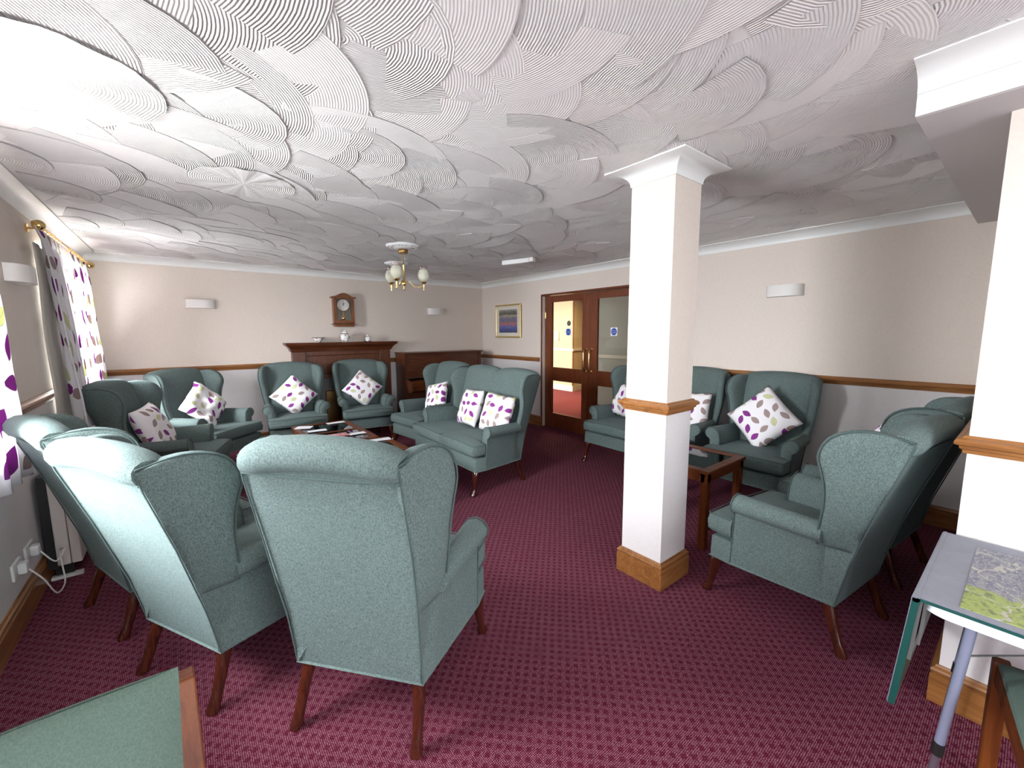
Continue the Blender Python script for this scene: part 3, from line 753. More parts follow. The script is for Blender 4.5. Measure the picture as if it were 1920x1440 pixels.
new_chair('SD', 4.228, 2.585, 271.3, 'two seat teal wing settee behind the pillar, in front of the right door leaf', 'green two seat settees')
new_chair('B1', 4.224, 1.477, 270, 'teal wing chair against the right wall with a clean diamond cushion', G2)
new_chair('R1', 2.562, .452, 7.0, 'empty teal wing chair nearest the right wall end, seen from its left side', G2)
new_chair('R2', 3.462, .402, 6.1, 'teal wing chair mostly hidden behind the nearer side-on chair at right', G2)

# ------------------------------------------------------------------ scatter cushions
def make_cushion_mesh(seed, crumple=0):
    bm = bmesh.new(); N = 18; S = .205; L = bm.loops.layers.uv.verify(); V = {}
    rnd = random.Random(seed); off = Vector((rnd.uniform(0, 9), rnd.uniform(0, 9), 0))
    for side in (1, -1):
        for i in range(N+1):
            for j in range(N+1):
                u, v = 2*i/N-1, 2*j/N-1
                edge = abs(u) > .999 or abs(v) > .999
                if edge and side == -1: V[(side, i, j)] = V[(1, i, j)]; continue
                pin = 1 - .055*(1-abs(v)**2)*abs(u)**3 ; pin2 = 1 - .055*(1-abs(u)**2)*abs(v)**3
                x, y = S*u*pin, S*v*pin2
                t = .072*((1-u**4)*(1-v**4))**.55 * (1-.25*(u*u*v*v))
                n = noise.noise(Vector((u*1.7, v*1.7, side*3))+off)*.012 + noise.noise(Vector((u*5, v*5, side))+off)*.005*(1+2*crumple)
                dz = crumple*.05*noise.noise(Vector((u*1.3, v*1.3, 7))+off)
                z = side*(t + (n if not edge else 0)) + dz
                V[(side, i, j)] = bm.verts.new((x, z, y))
        for i in range(N):
            for j in range(N):
                f = bm.faces.new([V[(side, i, j)], V[(side, i+1, j)], V[(side, i+1, j+1)], V[(side, i, j+1)]])
                for l, (a, b) in zip(f.loops, ((i, j), (i+1, j), (i+1, j+1), (i, j+1))): l[L].uv = (a/N*.42+seed*.37+(side < 0)*.5, b/N*.42+seed*.21)
    bmesh.ops.recalc_face_normals(bm, faces=bm.faces)
    me = bpy.data.meshes.new('scatter_cushion'); bm.to_mesh(me); bm.free()
    me.polygons.foreach_set('use_smooth', [True]*len(me.polygons)); me.materials.append(MAT['leaf']); return me
CM = [make_cushion_mesh(1), make_cushion_mesh(2), make_cushion_mesh(3, 1.0)]
def cushion(chair, lx, ly, lz, spin, lean, yaw, label, mesh=0, scale=1.0):
    """placed from the chair's own seat position; spin in its own plane, lean back, yaw"""
    t = CHAIRS[chair]
    o = bpy.data.objects.new('scatter_cushion', CM[mesh]); COL.objects.link(o)
    M = Matrix.Translation(t.location) @ Matrix.Rotation(t.rotation_euler.z, 4, 'Z')
    M = M @ Matrix.Translation((lx, ly, lz)) @ Matrix.Rotation(radians(yaw), 4, 'Z') @ Matrix.Rotation(radians(lean), 4, 'X') @ Matrix.Rotation(radians(spin), 4, 'Y') @ Matrix.Scale(scale, 4)
    o.matrix_world = M; tag(o, label, 'cushion', 'leaf patterned scatter cushions')
    return o
cushion('A4', .02, .12, .69, 4, 22, 0, 'leaf print cushion standing square in the shaded chair by the window', 1, 1.08)
cushion('A5', .0, .17, .715, 42, 22, 0, 'crumpled leaf print cushion in the corner chair at far left', 2, 1.08)
cushion('A6', .0, .17, .715, 44, 20, 0, 'diamond leaf print cushion in the left chair before the fire surround', 0)
cushion('A7', .0, .17, .73, 47, 20, 0, 'diamond leaf print cushion in the right chair before the fire surround', 1)
cushion('A8', -.08, .17, .69, 14, 22, 0, 'leaf print cushion leaning in the chair before the piano', 0, .95)
cushion('S9', .08, .17, .70, 3, 20, -6, 'leaf print cushion on the settee by the low tables, left of the pair', 1, 1.0)
cushion('S9', -.41, .17, .70, -4, 18, 8, 'leaf print cushion on the settee by the low tables, right of the pair', 0, 1.0)
cushion('SD', .34, .17, .70, -6, 18, -10, 'leaf print cushion on the settee behind the pillar, near the doors', 2, .96)
cushion('SD', -.42, .17, .70, 3, 20, 4, 'leaf print cushion on the settee behind the pillar, right of the pillar', 1)
cushion('B1', .0, .18, .735, 46, 20, 0, 'bright diamond leaf print cushion in the chair against the right wall', 1, 1.08)
cushion('R2', .02, .16, .76, 38, 20, 0, 'leaf print cushion of which only a tip shows above the nearer right chair', 0)

# ------------------------------------------------------------------ low tables
def glass_table(name, label, x0, x1, y0, y1, h, panes, group=None, stretcher=False, legr=.026):
    cx, cy = (x0+x1)/2, (y0+y1)/2; t = thing(name, label, 'table', (cx, cy, 0), 0, group); a, b = (x1-x0)/2, (y1-y0)/2
    bw = .062; L = [(-a, a, -b, -b+bw, h-.022, h), (-a, a, b-bw, b, h-.022, h), (-a, -a+bw, -b+bw, b-bw, h-.022, h), (a-bw, a, -b+bw, b-bw, h-.022, h)]
    ys = [-b+bw + (2*b-2*bw)*q/panes for q in range(panes+1)]
    for q in ys[1:-1]: L.append((-a+bw, a-bw, q-.022, q+.022, h-.022, h))
    done('tabletop', boxes(L), MAT['maho_y'], t, bev=.004)
    for q in range(panes):
        done('glass_panel', boxes([(-a+bw-.004, a-bw+.004, ys[q]+(.022 if q else 0)-.003, ys[q+1]-(.022 if q < panes-1 else 0)+.003, h-.014, h-.006)]), MAT['smoked'], t)
    i = .012
    L = [(-a+i, a-i, -b+i, -b+i+.02, h-.085, h-.0225), (-a+i, a-i, b-i-.02, b-i, h-.085, h-.0225), (-a+i, -a+i+.02, -b+i+.02, b-i-.02, h-.085, h-.0225), (a-i-.02, a-i, -b+i+.02, b-i-.02, h-.085, h-.0225)]
    done('apron', boxes(L), MAT['maho_x'], t, bev=.003)
    for sx in (-1, 1):
        for sy in (-1, 1):
            px, py = sx*(a-i-legr), sy*(b-i-legr)
            done('leg', boxes([(px-legr, px+legr, py-legr, py+legr, 0, h-.0225)]), MAT['maho_z'], t, bev=.005)
    if stretcher:
        zz = .115
        done('stretcher', boxes([(-a+i+legr*2, a-i-legr*2, -.018, .018, zz, zz+.045)] if False else [(-a+i+.05, a-i-.05, -b+i+.012, -b+i+.038, zz, zz+.045)]), MAT['maho_x'], t, bev=.004)
        done('stretcher', boxes([(-a+i+.05, a-i-.05, b-i-.038, b-i-.012, zz, zz+.045)]), MAT['maho_x'], t, bev=.004)
    return t
TZ = .45
glass_table('coffee_table', 'long low mahogany table with two smoked glass panels, bearing the red leaflet', .915, 1.535, 4.17, 5.27, TZ, 2, 'low smoked glass tables', True)
glass_table('coffee_table', 'low mahogany glass table nearest the big settee, mostly hidden by the foreground chair', .985, 1.605, 3.03, 4.15, TZ-.004, 2, 'low smoked glass tables', True)
st = glass_table('side_table', 'mahogany side table with smoked glass top standing behind the pillar', 2.72, 3.30, 1.30, 1.88, .57, 1, None, True)

def sheet(x, y, z, w, d, rot, m, label, cat='paper', name='paper_sheet', group=None, th=.003):
    bm = bmesh.new(); L = bm.loops.layers.uv.verify()
    n = 4; rows = []
    for i in range(n+1):
        rows.append([(w*(j/n-.5), d*(i/n-.5), .0008*sin(j*1.3+i)) for j in range(n+1)])
    grid_face(bm, rows, uv=lambda a, b: (b/n, a/n))
    ext = bmesh.ops.extrude_face_region(bm, geom=bm.faces[:]); 
    for v in [g for g in ext['geom'] if isinstance(g, bmesh.types.BMVert)]: v.co.z += th
    o = done(name, bm, m); o.location = (x, y, z+.001); o.rotation_euler = (0, 0, radians(rot)); tag(o, label, cat, group); return o
PG = 'white cards on the low tables'
sheet(1.02, 5.12, TZ, .13, .17, 60, MAT['paper'], 'white card at the far left corner of the long low table', group=PG)
sheet(1.38, 5.16, TZ, .20, .08, 2, MAT['paper'], 'white slip at the far right corner of the long low table', group=PG)
sheet(1.10, 4.86, TZ, .19, .09, -4, MAT['paper'], 'white slip beside the middle bar of the long low table', group=PG)
sheet(1.40, 4.45, TZ, .17, .085, 2, MAT['paper'], 'white slip beside the red leaflet, by the right edge', group=PG)
sheet(1.18, 4.50, TZ, .27, .15, -2, MAT['leaflet'], 'red and white printed leaflet on the long low table', 'leaflet', 'leaflet', th=.004)
sheet(1.50, 4.05, TZ-.004, .20, .09, -6, MAT['paper'], 'white slip at the far end of the nearer low table', group=PG)
sheet(1.08, 4.03, TZ-.004, .20, .09, 8, MAT['paper'], 'white slip showing just over the foreground chair back', group=PG)
bm = bmesh.new(); lathe(bm, [(.0, 0), (.035, 0), (.052, .012), (.056, .022), (.050, .020), (.034, .008), (0, .007)], n=20)
o = done('coaster_dish', bm, MAT['maho_x'], smooth=50); o.location = (1.42, 3.62, TZ-.003); tag(o, 'small round wooden dish on the nearer low table', 'dish')

# ------------------------------------------------------------------ fire surround, ornaments, clock, piano
def build_fireplace():
    x0, x1, yf, yb = 1.205, 2.62, 6.455, YB-.001
    t = thing('fire_surround', 'dark wooden fire surround with deep moulded mantel shelf on the back wall', 'fireplace', ((x0+x1)/2, YB, 0)); a = (x1-x0)/2; D = YB-yf
    W = MAT['fire_x']
    L = [(-a, -a+.17, -D, -.001, 0, 1.26), (a-.17, a, -D, -.001, 0, 1.26), (-a+.17, a-.17, -D+.02, -.001, 1.20, 1.27), (-a+.17, a-.17, -D, -.001, .86, .93), (-a+.17, a-.17, -D+.035, -.001, .93, 1.20)]
    done('surround_frame', boxes(L), MAT['fire_z'], t, bev=.006)
    bm = bmesh.new(); prof = [(0, 1.26), (.012, 1.262), (.02, 1.275), (.03, 1.30), (.055, 1.335), (.085, 1.355), (.09, 1.365), (.095, 1.39), (0, 1.39)]
    rings = []
    for sgn in (-1, 1):
        rings.append([(sgn*(a+o_), -D-o_, z) for o_, z in prof])
    rr = [[(-(a+o_), -.001, z) for o_, z in prof]] + rings + [[(a+o_, -.001, z) for o_, z in prof]]
    # front and returns, then a solid top
    grid_face(bm, rr); box(bm, -a, a, -D, -.001, 1.262, 1.389)
    done('mantel_shelf', bm, W, t, smooth=30)
    bm = bmesh.new(); M = .30
    box(bm, -a+.17, a-.17, -D+.035, -.02, .02, .86); done('hearth_infill', bm, MAT['grey_lining'], t)
    bm = boxes([(-.30, .30, -D-.015, -D+.034, .05, .68)]); done('gas_fire', bm, MAT['dark_brass'], t, bev=.012)
    struct
    # ornaments
    z = 1.3905
    bm = bmesh.new(); lathe(bm, [(0, 0), (.035, 0), (.04, .008), (.06, .03), (.082, .06), (.085, .068), (.078, .066), (.055, .034), (0, .014)], n=24)
    o = tag(thing('china_bowl', 'small footed china bowl at the left of the mantel shelf', 'bowl', (1.55, 6.44, z)), 'small footed china bowl at the left of the mantel shelf', 'bowl')
    done('bowl_body', bm, MAT['pottery'], o, smooth=50)
    bm = bmesh.new(); tube(bm, [(.083*cos(q*pi/12), .083*sin(q*pi/12), .068) for q in range(24)], .004, 6, closed=True); done('rim', bm, MAT['pottery_rim'], o, smooth=50)
    for (x, sc, lab) in ((1.925, 1.0, 'tall lidded china jar in the middle of the mantel shelf'), (2.265, .62, 'little china pot on a saucer at the right of the mantel shelf')):
        t2 = thing('ginger_jar' if sc == 1 else 'china_pot', lab, 'ornament', (x, 6.44, z))
        bm = bmesh.new(); lathe(bm, [(0, 0), (.038*sc, 0), (.048*sc, .012*sc), (.064*sc, .045*sc), (.068*sc, .075*sc), (.055*sc, .108*sc), (.036*sc, .122*sc), (.036*sc, .130*sc), (0, .130*sc)], n=24)
        done('jar_body', bm, MAT['pottery'], t2, smooth=50)
        bm = bmesh.new(); lathe(bm, [(0, .130*sc), (.042*sc, .130*sc), (.044*sc, .138*sc), (.030*sc, .158*sc), (.010*sc, .168*sc), (.013*sc, .180*sc), (0, .190*sc)], n=20)
        done('lid', bm, MAT['china'], t2, smooth=50)
        bm = bmesh.new(); tube(bm, [(.039*sc*cos(q*pi/10), .039*sc*sin(q*pi/10), .127*sc) for q in range(20)], .005*sc, 6, closed=True); done('collar', bm, MAT['pottery_rim'], t2, smooth=50)
        if sc < 1:
            bm = bmesh.new(); lathe(bm, [(0, -.001), (.05, 0), (.062, .006), (.05, .004), (0, .004)], n=24); s_ = done('saucer', bm, MAT['pottery_rim'], t2, smooth=50)
            bm = bmesh.new(); tube(bm, [(.038+.0*q, 0, .06) if q == 0 else (.038+.022*sin(q*pi/6), 0, .045+.022*cos(q*pi/6)) for q in range(7)], .0035, 6); done('handle', bm, MAT['china'], t2, smooth=50)
build_fireplace()
def build_clock():
    t = thing('wall_clock', 'wooden pendulum wall clock with arched top above the mantel shelf', 'clock', (1.942, YB, 1.86)); D = .095; W = MAT['oak_z']
    MW = mat_wood('walnut_clock_case', (0.12, 0.035, 0.010), (0.20, 0.065, 0.018), (0.28, 0.10, 0.03), along=2)
    a = .145
    L = [(-a, -a+.014, -D, -.012, -.20, .18), (a-.014, a, -D, -.012, -.20, .18)]
    done('case', boxes(L), MW, t, bev=.003)
    done('back_or_gap_fill', boxes([(-a, a, -.012, -.001, -.20, .18)]), plain('beige_clock_back', (0.26, 0.22, 0.17), .6), t)
    L = [(-a-.004, -a+.036, -D-.014, -D, -.19, .165), (a-.036, a+.004, -D-.014, -D, -.19, .165), (-a+.036, a-.036, -D-.014, -D, -.19, -.145)]
    done('door_frame', boxes(L), MW, t, bev=.004)
    bm = bmesh.new()
    arch = [(-a-.03, .18), (-a-.028, .195)] + [(x, .196+.055*max(0, cos(x/.125*pi/2))**1.2 if abs(x) < .125 else .196) for x in [q*.025-.15 for q in range(13)]] + [(a+.028, .195), (a+.03, .18), (.10, .168), (0, .178), (-.10, .168)]
    prism(bm, arch, 1, -D-.028, -.001); done('pediment', bm, MW, t, bev=.003)
    bm = boxes([(-a-.022, a+.022, -D-.026, -.001, -.215, -.20), (-a+.005, a-.005, -D-.016, -.001, -.242, -.215)]); done('base_moulding', bm, MW, t, bev=.004)
    bm = bmesh.new(); loft(bm, [[(r*cos(q*pi/20), y, .078+r*sin(q*pi/20)) for q in range(40)] for r, y in ((.085, -.055), (.085, -.062))])
    dial = done('dial', bm, MAT['china'], t)
    bm = bmesh.new(); tube(bm, [(.087*cos(q*pi/20), -.062, .078+.087*sin(q*pi/20)) for q in range(40)], .005, 8, closed=True); done('bezel', bm, MAT['brass'], dial, smooth=50)
    for i, s in enumerate('XII I II III IV V VI VII VIII IX X XI'.split()):
        an = pi/2 - i*pi/6; o = text_mesh('numeral', s, .022, MAT['ink'], dial, (.066*cos(an), -.0625, .078+.066*sin(an)-.008), (pi/2, 0, 0))
    for an, ln, wd in ((pi/2+.03, .058, .0035), (pi/2-.52, .040, .005)):
        bm = bmesh.new(); d = Vector((cos(an), 0, sin(an))); n = Vector((-sin(an), 0, cos(an)))*wd; c = Vector((0, -.0645, .078))
        loft(bm, [[p + Vector((0, yy, 0)) for p in (c-d*.01-n*.5, c+d*ln*.6-n, c+d*ln, c+d*ln*.6+n, c-d*.01+n*.5)] for yy in (0, -.001)]); done('hand', bm, MAT['ink'], dial)
    bm = boxes([(-.006, .006, -.05, -.047, -.10, .0)]); p = done('pendulum', bm, MAT['brass'], t)
    bm = bmesh.new(); loft(bm, [[(r*cos(q*pi/16), y, -.115+r*sin(q*pi/16)) for q in range(32)] for r, y in ((.026, -.046), (.030, -.050), (.024, -.056))]); done('bob', bm, MAT['brass'], p, smooth=50)
    done('glass_door', boxes([(-a+.036, a-.036, -D-.006, -D-.003, -.145, .168)]), MAT['glass'], t)
build_clock()
def build_piano():
    x0, x1, yf = 2.74, 4.20, 6.12; t = thing('upright_piano', 'dark brown upright piano in the corner behind the settee', 'piano', ((x0+x1)/2, YB-.03, 0)); a = (x1-x0)/2; D = YB-.03-yf
    m = MAT['fire_z']; h = 1.185
    # cheeks
    for s in (-1, 1):
        bm = bmesh.new(); prof = [(-.02, 0), (-.02, h), (-D+.06, h), (-D+.08, .80), (-D-.12, .76), (-D-.14, .60), (-D+.08, .56), (-D+.08, .10), (-D-.10, .08), (-D-.10, 0)]
        prism(bm, prof, 0, s*a-(.035 if s > 0 else 0), s*a+(.035 if s < 0 else 0)); done('cheek', bm, m, t, bev=.006)
    done('top_lid', boxes([(-a-.015, a+.015, -D+.035, 0, h, h+.022)]), MAT['fire_x'], t, bev=.006)
    done('upper_panel', boxes([(-a+.035, a-.035, -D+.09, -.03, .80, h)]), MAT['fire_x'], t)
    done('fallboard', boxes([(-a+.035, a-.035, -D-.10, -.05, .60, .76)]), MAT['maho_x'], t, bev=.015)
    done('lower_panel', boxes([(-a+.035, a-.035, -D+.12, -.05, .10, .60)]), MAT['fire_x'], t)
    done('plinth', boxes([(-a+.035, a-.035, -D+.08, -.05, 0, .10)]), MAT['fire_x'], t)
build_piano()

# ------------------------------------------------------------------ picture, lights
def build_picture():
    t = thing('framed_picture', 'gold framed painting of boats on a lake, left of the doors', 'picture', (XR, 5.775, 1.715)); w, h = .355, .288
    F = .028
    L = [(-.028, -.001, -w, w, h-F, h), (-.028, -.001, -w, w, -h, -h+F), (-.028, -.001, -w, -w+F, -h+F, h-F), (-.028, -.001, w-F, w, -h+F, h-F)]
    done('frame', boxes(L), MAT['gold'], t, bev=.007, segs=3)
    done('mount', boxes([(-.014, -.002, -w+F, w-F, -h+F, h-F)]), plain('ivory_mount_board', (0.66, 0.61, 0.52), .8), t)
    bm = bmesh.new(); a, b = .255, .20
    rows = [[(-.0152, a-2*a*j/4, -b+2*b*i/4) for j in range(5)] for i in range(5)]
    grid_face(bm, rows, uv=lambda i, j: (j/4, i/4)); ext = bmesh.ops.extrude_face_region(bm, geom=bm.faces[:])
    for v in [g for g in ext['geom'] if isinstance(g, bmesh.types.BMVert)]: v.co.x += .001
    done('painting', bm, MAT['painting'], t)
build_picture()
def wall_light(loc, rot, label):
    t = thing('wall_light', label, 'wall light', loc, rot, 'half round wall lights'); bm = bmesh.new(); n = 14
    def ring(z, k): return [(.155*k*cos(pi*i/n), -.100*k*sin(pi*i/n)**.75, z) for i in range(n+1)]
    out0, out1, in1, in0 = ring(-.052, 1), ring(.052, 1), ring(.052, .95), ring(-.040, .95)
    grid_face(bm, [out0, out1, in1, in0]); bm.faces.new([bm.verts.new(p) for p in ring(-.045, .97)])
    bm.faces.new([bm.verts.new(p) for p in out0])
    done('shade', bm, MAT['fitting'], t, smooth=40); return t
wall_light((.226, YB-.001, 1.892), 0, 'half round white wall light left of the clock')
wall_light((3.516, YB-.001, 1.885), 0, 'half round white wall light above the piano')
wall_light((XR-.001, 1.528, 1.890), -pi/2, 'half round white wall light on the right wall behind the pillar')
wall_light((XL+.001, 3.93, 1.885), pi/2, 'half round white wall light on the window wall between the curtains')
def rose(x, y, r, label, thick=.03):
    t = thing('ceiling_rose', label, 'ceiling rose', (x, y, H-.016), 0, 'plaster ceiling roses'); bm = bmesh.new()
    lathe(bm, [(r*.97, .016), (r, .008), (r*.98, -.004), (r*.9, -.012), (r*.86, -.006), (r*.62, -.010), (r*.56, -.020), (r*.42, -.026), (r*.25, -.030), (0, -.030)], n=40)
    done('plaster_disc', bm, MAT['white_matt'], t, smooth=50)
    bm = bmesh.new()
    for q in range(24):
        a = q*pi/12; c = Vector((r*.76*cos(a), r*.76*sin(a), -.010))
        bmesh.ops.create_icosphere(bm, subdivisions=1, radius=r*.085, matrix=Matrix.Translation(c) @ Matrix.Scale(.6, 4, (0, 0, 1)))
    o = done('beading', bm, MAT['white_matt'], t, smooth=60)
    return t
rose(1.873, 4.168, .170, 'plaster ceiling rose holding the brass chandelier')
rose(2.255, 5.232, .150, 'plaster ceiling rose further back behind the chandelier')
def build_chandelier(x, y):
    t = thing('chandelier', 'brass chandelier with opal tulip shades hanging over the seating', 'chandelier', (x, y, H-.046))
    bm = bmesh.new(); lathe(bm, [(0, 0), (.048, 0), (.050, -.006), (.050, -.030), (.044, -.040), (0, -.042)], n=28); done('ceiling_cup', bm, MAT['dark_brass'], t, smooth=40)
    z = lambda q: q-(H-.046)
    bm = bmesh.new(); lathe(bm, [(.006, -.042), (.006, z(2.24)), (.012, z(2.235)), (.012, z(2.215)), (.009, z(2.205)), (.011, z(2.12)), (.014, z(2.06)), (.022, z(2.045)), (.024, z(2.02)), (.012, z(2.005)), (.010, z(1.985)), (.014, z(1.975)), (.008, z(1.962)), (0, z(1.958))], n=20); done('stem', bm, MAT['brass'], t, smooth=50)
    for i, al in enumerate((100, 220, 340)):
        al = radians(al); d = (Vector((.912, -.41, 0))*sin(al) - Vector((.41, .912, 0))*cos(al)).normalized(); R = .205
        pts = smooth_curve([d*.018+Vector((0, 0, z(2.035))), d*.05+Vector((0, 0, z(2.055))), d*.075+Vector((0, 0, z(2.025))), d*.12+Vector((0, 0, z(1.998))), d*.165+Vector((0, 0, z(2.0))), d*R+Vector((0, 0, z(2.02)))], 16)
        bm = bmesh.new(); tube(bm, pts, .0055, 8)
        c = d*R; lathe(bm, [(0, z(1.965)), (.006, z(1.968)), (.009, z(1.985)), (.006, z(1.995)), (.010, z(2.005)), (.010, z(2.03)), (.030, z(2.045)), (.032, z(2.055)), (0, z(2.056))], c.x, c.y, n=16)
        if i in (1,): pass
        arm = done('arm', bm, MAT['brass'], t, smooth=50)
        bm = bmesh.new(); prof = [(.018, z(2.056)), (.040, z(2.066)), (.056, z(2.09)), (.062, z(2.115)), (.058, z(2.145)), (.048, z(2.170)), (.044, z(2.178)), (.041, z(2.178)), (.045, z(2.168)), (.055, z(2.145)), (.059, z(2.115)), (.052, z(2.088)), (.03, z(2.07)), (0, z(2.066))]
        lathe(bm, prof, c.x, c.y, n=24); done('lamp_shade', bm, MAT['shade'], arm, smooth=60)
        bm = bmesh.new(); n = 32; rr = []
        for rad, zz, amp in ((.0435, 2.176, 0), (.043, 2.19, .001), (.047, 2.205, .004), (.053, 2.216, .008)):
            rr.append([(c.x+(rad+amp*cos(8*q*2*pi/n)*.6)*cos(q*2*pi/n), c.y+(rad+amp*cos(8*q*2*pi/n)*.6)*sin(q*2*pi/n), z(zz)+amp*.6*cos(8*q*2*pi/n)) for q in range(n)])
        grid_face(bm, rr, closed_u=True); done('shade_frill', bm, MAT['shade_rim'], arm, smooth=60)
build_chandelier(1.873, 4.168)
t = thing('emergency_light', 'slim white ceiling batten light near the doors', 'ceiling light', (3.33, 4.10, H-.018), radians(75))
done('lamp_body', boxes([(-.20, .20, -.035, .035, -.045, .010)]), MAT['white'], t, bev=.008)
done('end_cap', boxes([(.20, .255, -.035, .035, -.04, .010)]), MAT['fitting'], t, bev=.006)
t.rotation_euler.z = radians(-72)

# ------------------------------------------------------------------ curtains, heater, sockets
def curtain(name, label, y_top, y_bot, z_top, z_bot, xo, folds, amp=.045, group='leaf print curtains', seed=0, pull=.75, dx=0.0):
    """y_top / y_bot: (start, end) of the cloth at the rod and at the hem"""
    t = thing(name, label, 'curtain', (xo, (y_top[0]+y_top[1])/2, 0), 0, group); cy = t.location.y
    nU, nV = folds*10, 26; rows = []; rnd = random.Random(seed)
    L = 0
    for v in range(nV+1):
        s = v/nV; z = lerp(z_top, z_bot, s); row = []
        ease = s**pull
        for u in range(nU+1):
            q = u/nU; ya = lerp(lerp(y_top[0], y_top[1], q), lerp(y_bot[0], y_bot[1], q), ease)
            am = amp*(.45+.75*s) if s > .05 else amp*.35
            x = am*sin(q*folds*2*pi + .9*sin(q*7+seed)) + .012*noise.noise(Vector((q*6, s*3, seed)))
            row.append((x+dx*s, ya-cy+.012*cos(q*folds*2*pi)*s, z))
        rows.append(row)
    bm = bmesh.new(); wdt = (abs(y_top[1]-y_top[0])+.1)*2.3; hh = z_top-z_bot
    grid_face(bm, rows, uv=lambda a, b: (b/nU*wdt, a/nV*hh))
    o = done('drape', bm, MAT['curtain'], t, smooth=80)
    md = o.modifiers.new('thickness', 'SOLIDIFY'); md.thickness = .002
    bm = bmesh.new(); n = folds*2+1
    for q in range(n):
        y = lerp(y_top[0], y_top[1], (q+.5)/n)-cy
        tube(bm, [(.015*cos(a*pi/8), y, z_top+.018+.018*sin(a*pi/8)) for a in range(16)], .0022, 5, closed=True)
    done('hook', bm, MAT['brass'], t)
    return t
def rod(name, label, ya, yb, x, z):
    t = thing(name, label, 'curtain rod', (x, (ya+yb)/2, z), 0, 'brass curtain rods'); h = (yb-ya)/2
    bm = bmesh.new(); tube(bm, [(0, -h, 0), (0, h, 0)], .012, 12); done('pole', bm, MAT['brass'], t, smooth=50)
    for s in (-1, 1):
        bm = bmesh.new(); c = s*h
        loft(bm, [[(r*cos(q*pi/10), c+s*d, r*sin(q*pi/10)) for q in range(20)] for r, d in ((.014, 0), (.020, .004), (.014, .010), (.030, .022), (.036, .040), (.030, .058), (.010, .068))]); done('finial', bm, MAT['brass'], t, smooth=50)
        bm = bmesh.new(); yy = s*(h-.10); tube(bm, [(0, yy, 0), (XL-x+.004, yy, 0)], .008, 8); loft(bm, [[(XL-x+d, yy+r*cos(q*pi/8), r*sin(q*pi/8)) for q in range(16)] for r, d in ((.03, .0005), (.03, .010), (.012, .014))]); done('bracket', bm, MAT['brass'], t, smooth=50)
RX = XL+.085
rod('curtain_rod', 'brass curtain rod over the far left window', 4.32, 6.30, RX, 2.255)
rod('curtain_rod', 'brass curtain rod over the near left window, mostly out of view', 1.3, 3.26, RX, 2.255)
curtain('curtain', 'leaf print curtain drawn to the near side of the far window', (4.12, 4.90), (4.47, 4.93), 2.225, .78, RX, 4, .032, seed=1, pull=.3, dx=.045)
bm = bmesh.new(); rows = [[(-.012+.010*sin(j*.9)+.004*sin(i*.5), lerp(-.25, .30, j/10), lerp(2.14, .79, i/20)) for j in range(11)] for i in range(21)]
grid_face(bm, rows); ln = done('lining', bm, plain('plain_beige_lining', (0.50, 0.47, 0.41), .8), [o for o in COL.objects if o.name == 'curtain'][0], smooth=80); ln.location = (-.024, 0, 0)
md = ln.modifiers.new('thickness', 'SOLIDIFY'); md.thickness = .002
curtain('curtain', 'backlit leaf print curtain at the far side of the far window', (5.22, 6.04), (5.34, 6.42), 2.225, .99, RX, 5, .035, seed=2)
curtain('curtain', 'leaf print curtain at the extreme left edge beside the wall light', (2.72, 3.25), (2.74, 3.52), 2.225, .76, XL+.055, 4, .028, seed=3, pull=.3)
curtain('curtain', 'leaf print curtain at the near side of the near window', (1.35, 1.75), (1.35, 1.70), 2.225, .76, RX, 3, .05, seed=4)
def build_heater():
    y0, y1 = 3.66, 4.45
    t = thing('storage_heater', 'cream storage heater on the left wall behind the farthest left chair', 'heater', (XL, (y0+y1)/2, 0)); h = (y1-y0)/2
    done('casing', boxes([(.065, .125, -h, h, .085, .68)]), MAT['cream_plastic'], t, bev=.006)
    done('front_cover', boxes([(.128, .175, -h, h, .085, .68)]), MAT['cream_plastic'], t, bev=.006)
    done('back_or_gap_fill', boxes([(.024, .065, -h+.01, h-.01, .07, .66)]), MAT['black'], t)  # black block standing in for the dark shaded gap between casing and wall
    for s in (-1, 1):
        done('foot', boxes([(.03, .17, s*(h-.02)-.02, s*(h-.02)+.02, 0, .018)]), MAT['socket'], t)
        done('foot_bracket', boxes([(.05, .13, s*(h-.04)-.015, s*(h-.04)+.015, .018, .085)]), MAT['black'], t)
build_heater()
for y, lab in ((3.22, 'white wall socket low on the left wall, nearer of the two'), (3.45, 'white wall socket low on the left wall beside the heater')):
    t = thing('wall_socket', lab, 'socket', (XL+.001, y, .30), 0, 'low wall sockets')
    done('face_plate', boxes([(0, .012, -.072, .072, -.043, .043)]), MAT['socket'], t, bev=.004)
    done('plug', boxes([(.012, .048, -.028, .028, -.03, .03)]), MAT['socket'], t, bev=.010)
bm = bmesh.new()
tube(bm, smooth_curve([(XL+.048, 3.22, .285), (XL+.09, 3.24, .20), (XL+.11, 3.34, .06), (XL+.12, 3.48, .05), (XL+.10, 3.58, .12), (XL+.09, 3.62, .20), (XL+.13, 3.52, .24), (XL+.10, 3.46, .20), (XL+.048, 3.45, .285)], 40), .004, 6)
o = done('power_cable', bm, MAT['socket'], smooth=60); tag(o, 'looped white power cable hanging between the two low sockets', 'cable')

